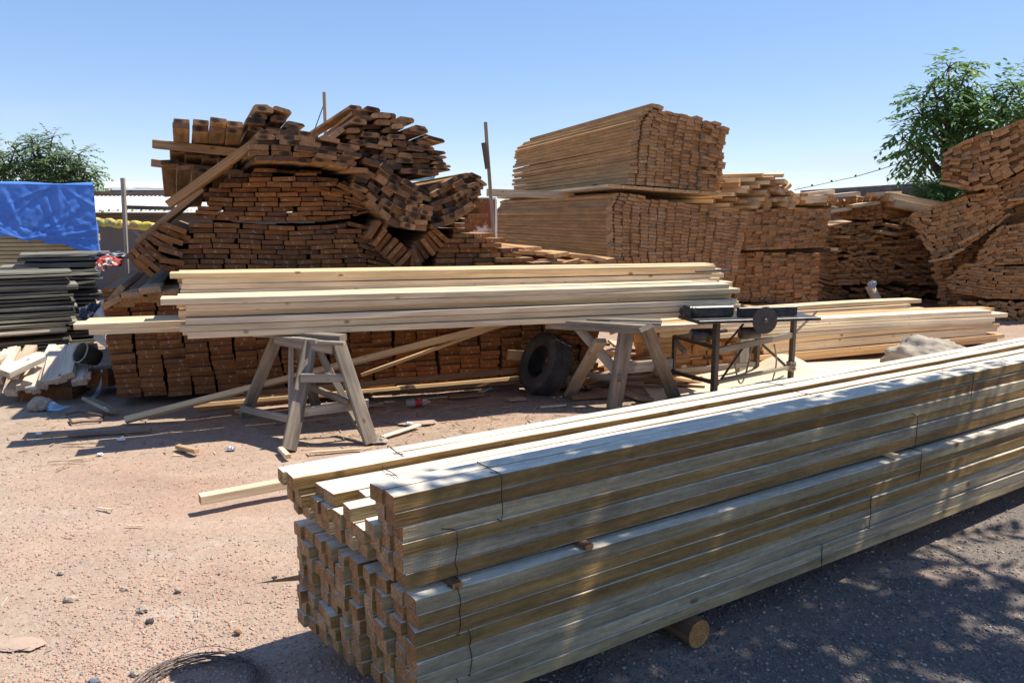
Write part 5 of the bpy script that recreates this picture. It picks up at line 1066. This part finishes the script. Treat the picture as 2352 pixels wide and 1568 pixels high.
tree('elm_tree', Vector((at_y(185, 500, Yt_).x, Yt_ + .5, 0)), [lob(180, 355, Yt_, 24), lob(165, 385, Yt_, 35), lob(195, 395, Yt_, 32), lob(185, 430, Yt_, 40), lob(150, 430, Yt_, 40), lob(205, 440, Yt_, 25)], .21, 3000, 'rounded grey-green tree of the trio nearest the white canopy', M_leafB, 8, .2)
# the tree beside the photographer that throws the dappled shade
def shade_tree():
    lo = []
    def proj(gx, gy, h): return Vector((gx + SUN.x / SUN.z * h, gy + SUN.y / SUN.z * h, h))
    rt = random.Random(9)
    for si, wi, h, r in [(-.2, .04, 4.5, .24), (-.02, .0, 4.7, .32), (.3, .04, 4.4, .34), (.65, .0, 4.9, .36), (1.0, .02, 4.6, .36), (1.35, -.02, 5.0, .36), (1.75, .0, 4.6, .34), (2.15, -.02, 4.8, .33), (2.55, -.06, 4.5, .25), (2.95, -.02, 4.7, .22),
                         (-.1, -.5, 5.0, .42), (.45, -.48, 4.6, .42), (1.0, -.5, 5.1, .42), (1.6, -.45, 4.7, .38), (2.2, -.42, 5.0, .3), (.1, -1.0, 4.7, .5), (.8, -1.05, 5.0, .5), (1.5, -1.0, 4.8, .42), (2.15, -.95, 4.6, .32), (2.9, -.9, 5.0, .3),
                         (.4, -1.65, 5.0, .6), (1.3, -1.65, 4.8, .5), (2.3, -1.55, 5.1, .42), (3.2, -1.4, 4.8, .4), (1.0, -2.3, 5.0, .6), (2.2, -2.3, 5.1, .6), (3.2, -2.1, 5.0, .5), (3.6, -.6, 4.8, .2), (4.2, -1.0, 5.0, .4)]:
        g_ = Vector((-.30, 2.12, 0)) + BD * si + BW * wi
        lo.append((proj(g_.x, g_.y, h), (r, r, r * .7)))
    tree('shade_tree', Vector((5.2, 1.2, 0)), lo, .15, 13000, 'broad tree beside the gravel whose crown dapples the beam stack', M_leafB, 12, .17)
shade_tree()

# ================================================================== GROUND
def gnoise(x, y): return .018 * mnoise.noise(Vector((x * .8, y * .8, 0))) + .008 * mnoise.noise(Vector((x * 3, y * 3, 4))) + .004 * mnoise.noise(Vector((x * 9, y * 9, 7)))
def axis_vals(lo, hi, st, far):
    a = list(np.arange(lo, hi, st)); x = hi; s = st
    while x < far: a.append(x); s *= 1.35; x += s
    b = []; x = lo - st; s = st
    while x > -far: b.append(x); s *= 1.35; x -= s
    return b[::-1] + a + [far]
xs = axis_vals(-4.5, 5.5, .05, 900); ysv = axis_vals(.8, 9, .05, 900); v = []; nx, ny = len(xs), len(ysv)
for y in ysv:
    for x in xs:
        near = -6 < x < 7 and 0 < y < 10
        z = gnoise(x, y) if near else 0
        if abs(x) < 2.2 and False: z = 0
        v.append((float(x), float(y), z - .012))
f = [(j * nx + i, j * nx + i + 1, (j + 1) * nx + i + 1, (j + 1) * nx + i) for j in range(ny - 1) for i in range(nx - 1)]
me = bpy.data.meshes.new('ground'); me.from_pydata(v, [], f); me.polygons.foreach_set('use_smooth', [True] * len(f))
mt, t, b = mat_new('gravelly_dirt'); q = N(t); tc = q.n('ShaderNodeNewGeometry').outputs['Position']
sp = q.n('ShaderNodeSeparateXYZ'); q.l(tc, sp.inputs[0])
big = q.noise(tc, .55, 4); mid = q.noise(tc, 2.3, 5, .6); fine = q.noise(tc, 38, 5, .7); micro = q.noise(tc, 150, 4, .75)
pink = q.mix(q.maprange(mid, .35, .65, 0, 1), (.42, .272, .20), (.385, .275, .205))
tan = q.mix(q.maprange(mid, .35, .65, 0, 1), (.42, .32, .235), (.37, .285, .215))
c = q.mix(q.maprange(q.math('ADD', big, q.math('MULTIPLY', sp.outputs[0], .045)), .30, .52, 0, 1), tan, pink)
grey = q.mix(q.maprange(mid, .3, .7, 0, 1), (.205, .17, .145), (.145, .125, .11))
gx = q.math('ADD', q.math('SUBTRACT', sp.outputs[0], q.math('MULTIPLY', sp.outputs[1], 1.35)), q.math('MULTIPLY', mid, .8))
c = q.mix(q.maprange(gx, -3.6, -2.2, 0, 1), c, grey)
wet = q.maprange(q.noise(q.vscale(tc, (.5, 1.1, 1)), 1.1, 5, .6), .50, .68, 0, .42); c = q.mix(wet, c, (.27, .165, .12))
rut = q.maprange(q.noise(q.vscale(tc, (.35, 2.6, 1)), 1.3, 3, .5), .54, .66, 0, .5); c = q.mix(rut, c, (.46, .335, .255))
dustm = q.maprange(q.noise(q.vscale(tc, (.6, 1.6, 1)), 1.7, 4), .60, .70, 0, .55); c = q.mix(dustm, c, (.47, .40, .33))
# trodden sawdust and dark bark litter nearer the piles
lit = q.math('MULTIPLY', q.maprange(sp.outputs[1], 4.9, 6.0, 0, 1), q.maprange(q.noise(tc, 6, 5, .7), .42, .6, 0, .7)); c = q.mix(lit, c, (.30, .225, .155))
vo = q.n('ShaderNodeTexVoronoi'); vo.inputs['Scale'].default_value = 75; q.l(tc, vo.inputs['Vector'])
vc = q.n('ShaderNodeSeparateColor'); q.l(vo.outputs['Color'], vc.inputs[0])
peb = q.math('MULTIPLY', q.maprange(vo.outputs['Distance'], .35, .25, 0, 1), q.math('GREATER_THAN', vc.outputs[0], .62))
pcol = q.ramp(vc.outputs[1], [(0, (.48, .25, .18)), (.35, (.42, .33, .27)), (.6, (.5, .42, .34)), (.8, (.3, .27, .25)), (1, (.22, .2, .2))])
c = q.mix(q.math('MULTIPLY', peb, .75), c, pcol)
k = q.math('MULTIPLY', q.maprange(fine, .3, .7, .80, 1.14), q.maprange(micro, .3, .7, .84, 1.12))
sc_ = q.n('ShaderNodeVectorMath', operation='SCALE'); q.l(c, sc_.inputs[0]); q.l(k, sc_.inputs[3]); q.l(sc_.outputs[0], b.inputs['Base Color']); b.inputs['Roughness'].default_value = .95; b.inputs['Specular IOR Level'].default_value = .1
h = q.math('ADD', q.math('MULTIPLY', fine, .6), q.math('MULTIPLY', micro, .35)); h = q.math('ADD', h, q.math('MULTIPLY', peb, .35)); q.l(q.bump(h, .9, .011), b.inputs['Normal'])
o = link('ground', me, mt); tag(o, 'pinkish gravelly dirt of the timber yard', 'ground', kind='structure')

# sawdust
def mound():
    v = []; n_ = 90; x0, x1, y0, y1 = 1.3, 7.2, 6.0, 10.2; pk = gz(1795, 868); 
    for j in range(n_ + 1):
        for i in range(n_ + 1):
            x = x0 + (x1 - x0) * i / n_; y = y0 + (y1 - y0) * j / n_
            ex = (x - 3.4) / 2.5; ey = (y - 7.55 - .30 * (x - 3.4)) / 1.3; r = math.hypot(ex, ey) + .16 * mnoise.noise(Vector((x * 1.3, y * 1.3, 2)))
            z = .075 * (1 - min(1, r) ** 2) - .022 + .015 * mnoise.noise(Vector((x * 2, y * 2, 0))) * (r < 1)
            d = math.hypot((x - pk.x) / 1.1, (y - pk.y) / .8); z += .16 * math.exp(-(d / .26) ** 2) * (1 if r < 1.2 else 0) + .05 * math.exp(-(d / .6) ** 2)
            if r > 1: z = min(z, -.02 - .05 * (r - 1))
            v.append((x, y, z))
    f = [(j * (n_ + 1) + i, j * (n_ + 1) + i + 1, (j + 1) * (n_ + 1) + i + 1, (j + 1) * (n_ + 1) + i) for j in range(n_) for i in range(n_)]
    m = MB(); m.add(v, f); o = m.build('sawdust', plain('fresh_sawdust', (.70, .57, .40), .95, 0, .08, 5, (.62, .50, .35), .004, 140, spec=.1), None, True); tag(o, 'cream sawdust spread under and around the table saw', 'sawdust', kind='stuff')
mound()
M_boul = plain('dusty_boulder', (.40, .34, .27), .95, 0, .2, 4, (.30, .25, .19), .012, 26, spec=.1)
bp = gz(2130, 852); lump('boulder', M_boul, (bp.x + .1, bp.y + .25, -.06), (.44, .36, .27), 'dusty grey boulder beyond the foreground stack at the sawdust edge', 'boulder', 3, 5, .22, fq=2.0, smooth=True)

# ---- stones, chips and scraps one can pick out
for n_, (x, y, s, col, lab) in enumerate([(329, 1400, .024, M_stone, 'square pale stone on the pink gravel, largest there'), (344, 1427, .018, M_rubber, 'dark grey stone just below the square pale one'), (410, 1354, .017, M_stone, 'smooth grey pebble beyond the wire coil'), (285, 1352, .018, M_stone, 'pale pebble near the middle of the pink gravel'),
      (631, 1325, .013, M_rubber, 'dark pebble near the cut beam ends'), (140, 1315, .016, M_stone, 'brownish pebble far out on the tan gravel'), (546, 1450, .016, M_dark, 'rust brown stone at the edge of the stack shadow'), (422, 1033, .035, M_stone, 'pale round stone in the trestle shadow'), (876, 1015, .045, M_stone, 'white flat stone by the near sawhorse foot'),
      (310, 1545, .02, M_stone, 'grey pebble inside the bend of the wire coil'), (162, 1377, .028, M_stone, 'flat bluish stone on the gravel'), (215, 1568, .022, M_hose, 'dark blue fragment at the lower picture edge')]):
    p = gz(x, y); lump('stone', col, (p.x, p.y, -.004), (s, s * .8, s * .6), lab, 'stone', n_ + 20, 2, .5)
for n_, (a, b, wd, th, mt_, lab) in enumerate([((142, 1019), (225, 1017), .012, .01, M_scrap, 'thin straw-coloured sliver near the offcuts'), ((408, 1025), (452, 1036), .04, .03, M_scrap, 'orange stub in the trestle shadow beside a pale stone'), ((644, 1030), (662, 1048), .035, .03, M_pine, 'pale stub leaning at the near sawhorse foot'),
      ((225, 1165), (258, 1169), .014, .008, M_pine, 'small pale splinter on the tan gravel'), ((878, 1003), (963, 975), .05, .012, M_off, 'flat pale lath on the dirt right of the near sawhorse'), ((716, 1038), (830, 1030), .03, .012, M_scrap, 'orange lath flat in the dirt between the sawhorse feet'), ((290, 1205), (330, 1207), .01, .008, M_pine, 'thin splinter on the pink gravel'), ((1101, 901), (1123, 890), .05, .02, M_off, 'short pale offcut before the tyre'),
      ((1030, 912), (1110, 905), .09, .02, M_dark, 'dark board scrap lying before the tyre'), ((1310, 912), (1420, 905), .12, .03, M_dark, 'dark board lying behind the far sawhorse foot'), ((1205, 915), (1168, 918), .07, .02, M_scrap, 'brown scrap under the tyre edge'), ((1445, 905), (1490, 918), .13, .02, M_scrap, 'square brown scrap between the far sawhorse legs'),
      ((1463, 948), (1518, 944), .06, .02, M_pine, 'pale scrap on the dirt before the far sawhorse'), ((130, 1078), (165, 1062), .01, .008, M_scrap, 'thin dark splinter far left on the dirt'), ((160, 1055), (215, 1048), .01, .008, M_pine, 'thin pale splinter far left on the dirt'), ((110, 1060), (190, 1056), .008, .006, M_scrap, 'hair-thin stick left on the dirt'),
      ((780, 935), (880, 928), .04, .02, M_scrap, 'lath lying behind the near sawhorse'), ((1240, 935), (1300, 930), .03, .015, M_off, 'small pale lath before the far sawhorse'), ((545, 945), (575, 930), .05, .03, M_scrap, 'short scrap by the back leg of the near sawhorse')]):
    za = .012 + th / 2 - .012 + .006; plank_pts('wood_scrap', mt_, gz(*a, za), gz(*b, za + .004), wd, th, lab, random.Random(n_).random(), 'scrap')
M_slab = plain('dusty_stone_slab', (.41, .29, .22), .95, 0, .15, 6, (.37, .27, .205), .004, 40)
for n_, (x, y, sx, sy, lab) in enumerate([(1185, 1003, .2, .13, 'flat dusty slab half buried right beside the foreground stack'), (955, 968, .16, .09, 'flat dusty slab on the dirt beyond the near sawhorse'), (40, 1478, .10, .05, 'flat pale slab buried at the lower left gravel')]):
    p = gz(x, y); lump('stone_slab', M_slab, (p.x, p.y, -.006), (sx, sy, .009), lab, 'slab', n_ + 40, 4, .3)
M_foil = plain('crumpled_foil', (.7, .7, .72), .3, .6, .1, 20)
for n_, (x, y, s, lab) in enumerate([(530, 1032, .03, 'crumpled foil scrap in the dirt beyond the trestle shadow'), (90, 997, .022, 'round white scrap of paper left on the dirt'), (279, 1010, .03, 'crumpled white paper near the grey stick'), (230, 1044, .02, 'tiny white paper scrap on the dirt'), (1470, 958, .03, 'white paper scrap before the far sawhorse'), (940, 973, .025, 'white scrap near the dusty slab')]):
    p = gz(x, y); lump('paper_scrap', M_foil if n_ == 0 else M_white, (p.x, p.y, 0), (s, s * .7, s * .5), lab, 'paper', n_ + 60, 3, .7, fq=4)
# bottle with a red label
p = gz(962, 933); E = empty('plastic_bottle', Vector((p.x, p.y, .035)), 'clear plastic bottle with red label lying in the shade', 'bottle', rz=R(10))
mt, t, b = mat_new('clear_plastic'); b.inputs['Transmission Weight'].default_value = .85; b.inputs['Roughness'].default_value = .15; b.inputs['Base Color'].default_value = (.9, .93, .93, 1); b.inputs['IOR'].default_value = 1.2
v, f = lathe([(-.11, .001), (-.11, .028), (-.1, .033), (.05, .033), (.09, .014), (.12, .012), (.12, .001)], 20); m = MB(); m.add(v, f); m.build('bottle_body', mt, E, True)
v, f = lathe([(-.03, .0338), (.03, .0338), (.03, .0345), (-.03, .0345)], 20); m = MB(); m.add(v, f); m.build('label_band', plain('red_label', (.5, .03, .03), .4, 0, .1, 30, (.6, .4, .4), lo=.6, hi=.65), E, True)
v, f = lathe([(.105, .013), (.125, .013), (.125, .001), (.105, .001)], 16); m = MB(); m.add(v, f); m.build('cap', M_red, E, True)
# coil of wire at the lower left
rg = random.Random(91); cc = gz(452, 1588); m = MB()
for i in range(26):
    r0 = .205 + rg.gauss(0, .008) if i < 24 else rg.uniform(.15, .25); ph = rg.uniform(0, 6.28); ox, oy = rg.gauss(0, .012), rg.gauss(0, .012); n_ = 64; span = 2 * math.pi if i < 24 else rg.uniform(2.2, 5); pts = []
    zb = .006 + .03 * rg.random() ** 1.5
    for k in range(n_):
        t_ = ph + span * k / (n_ - 1); rr = r0 * (1 + .03 * math.sin(3 * t_ + i) + .02 * math.sin(5 * t_ + 2 * i)); pts.append(Vector((cc.x + ox + rr * 1.02 * math.cos(t_), cc.y + oy + rr * .92 * math.sin(t_), max(.003, zb + .012 * math.sin(2 * t_ + i) + (0 if i < 24 else .03 * math.sin(t_ * 1.5 + i) ** 2)))))
    v, f = tube_geo(pts, .0013, 5); m.add(v, f)
o = m.build('wire_coil', M_coil, None, True); tag(o, 'loose coil of rusty binding wire on the pink gravel', 'wire coil')
# dark bark strips by the saw foot
rg = random.Random(92)
for i in range(7):
    a = gz(rg.uniform(1455, 1560), rg.uniform(918, 945), .012); d_ = Vector((1, rg.uniform(-.2, .3), rg.uniform(-.02, .05))).normalized(); plank_pts('bark_strip', M_rot, a, a + d_ * rg.uniform(.3, .55), rg.uniform(.02, .05), .012, 'dark bark strip lying by the saw leg', .2, 'bark', 'dark bark strips lying by the saw leg', roll=rg.uniform(-.5, .5))

# ---- pebbles and chips nobody could count
def scatter(name, mat, n_, sampler, shape, label, cat, seed):
    r = np.random.default_rng(seed); vs = []; fs = []; rn = []; b = 0
    base_v, base_f = shape
    bv = np.array(base_v); allv = np.empty((n_ * len(bv), 3), dtype=np.float32); tones = np.empty(n_ * len(bv), dtype=np.float32)
    faces = []
    for i in range(n_):
        x, y, s, tone = sampler(r); a = r.uniform(0, 6.28); ca, sa = math.cos(a), math.sin(a)
        sv = bv * (1 + r.uniform(-.42, .42, bv.shape)) * s * np.array([r.uniform(.7, 1.3), r.uniform(.6, 1.0), r.uniform(.45, .8)])
        tl = r.uniform(-.25, .25); sv = sv @ np.array([[1, 0, tl], [0, 1, 0], [-tl, 0, 1]])
        z = gnoise(x, y) - .012
        allv[i * len(bv):(i + 1) * len(bv)] = np.stack([x + sv[:, 0] * ca - sv[:, 1] * sa, y + sv[:, 0] * sa + sv[:, 1] * ca, z + sv[:, 2] + s * .12], 1); tones[i * len(bv):(i + 1) * len(bv)] = tone
    bf = np.array(base_f); allf = (bf[None] + (np.arange(n_) * len(bv))[:, None, None]).reshape(-1, bf.shape[1])
    me = bpy.data.meshes.new(name); me.vertices.add(len(allv)); me.vertices.foreach_set('co', allv.ravel()); nf = len(allf); k = bf.shape[1]
    me.loops.add(nf * k); me.loops.foreach_set('vertex_index', allf.ravel().astype(np.int32)); me.polygons.add(nf); me.polygons.foreach_set('loop_start', np.arange(0, nf * k, k, dtype=np.int32))
    me.update(calc_edges=True); at = me.attributes.new('rnd', 'FLOAT', 'POINT'); at.data.foreach_set('value', tones); me.validate()
    o = link(name, me, mat); return tag(o, label, cat, kind='stuff')
bm = bmesh.new(); bmesh.ops.create_icosphere(bm, subdivisions=1, radius=1); bm.verts.ensure_lookup_table(); ico = ([tuple(p.co) for p in bm.verts], [tuple(x.index for x in fc.verts) for fc in bm.faces]); bm.free()
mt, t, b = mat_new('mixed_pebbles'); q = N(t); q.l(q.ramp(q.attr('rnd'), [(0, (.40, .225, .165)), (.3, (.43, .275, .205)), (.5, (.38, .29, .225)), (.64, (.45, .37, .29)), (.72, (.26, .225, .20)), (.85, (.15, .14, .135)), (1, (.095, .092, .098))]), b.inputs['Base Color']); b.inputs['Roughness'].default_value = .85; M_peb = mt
def s_left(r):
    while True:
        px, py = r.uniform(-30, 900), 1000 + 600 * r.uniform(0, 1) ** .8; p = gz(px, py)
        nz = mnoise.noise(Vector((p.x * 1.1, p.y * 1.1, 9)))
        if r.uniform(0, 1) < .55 + nz * .9: break
    s = .0022 + .0075 * r.uniform(0, 1) ** 4.2
    return p.x, p.y, s, min(1, abs(r.normal(.25, .25)))
scatter('pebbles', M_peb, 17000, s_left, ico, 'pink and grey pebbles strewn over the dirt', 'pebbles', 1)
def s_right(r):
    px = r.uniform(300, 2420); py = r.uniform(1110, 1700); p = gz(px, py)
    if px < 1000 and py > 1400 or True: pass
    s = .0028 + .0072 * r.uniform(0, 1) ** 3.2
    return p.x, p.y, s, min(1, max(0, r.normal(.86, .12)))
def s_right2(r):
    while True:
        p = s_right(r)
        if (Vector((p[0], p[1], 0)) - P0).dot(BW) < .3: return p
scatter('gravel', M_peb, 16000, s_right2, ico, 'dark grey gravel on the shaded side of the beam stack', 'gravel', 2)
chip = ([(-1, -.16, 0), (1, -.12, .05), (1.1, .12, .05), (-.9, .16, 0), (-1, -.16, .08), (1, -.12, .12), (1.1, .12, .12), (-.9, .16, .08)], [(0, 3, 2, 1), (4, 5, 6, 7), (0, 1, 5, 4), (1, 2, 6, 5), (2, 3, 7, 6), (3, 0, 4, 7)])
mt, t, b = mat_new('wood_chips'); q = N(t); q.l(q.ramp(q.attr('rnd'), [(0, (.22, .13, .08)), (.4, (.45, .3, .17)), (1, (.68, .53, .35))]), b.inputs['Base Color']); b.inputs['Roughness'].default_value = .9; M_chip = mt
def s_chip(r):
    u = r.uniform(0, 1)
    if u < .72: px = r.uniform(640, 1640); py = r.normal(935, 38)
    elif u < .9: px = r.uniform(0, 900); py = r.uniform(940, 1120)
    else: px = r.uniform(0, 650); py = r.uniform(1050, 1500)
    py = max(py, 885); p = gz(px, py); return p.x, p.y, (.008 + .035 * r.uniform(0, 1) ** 3) * (1 if py < 1050 else .5), r.uniform(0, 1)
scatter('wood_chips', M_chip, 3600, s_chip, chip, 'wood chips and splinters littering the dirt before the piles', 'chips', 3)
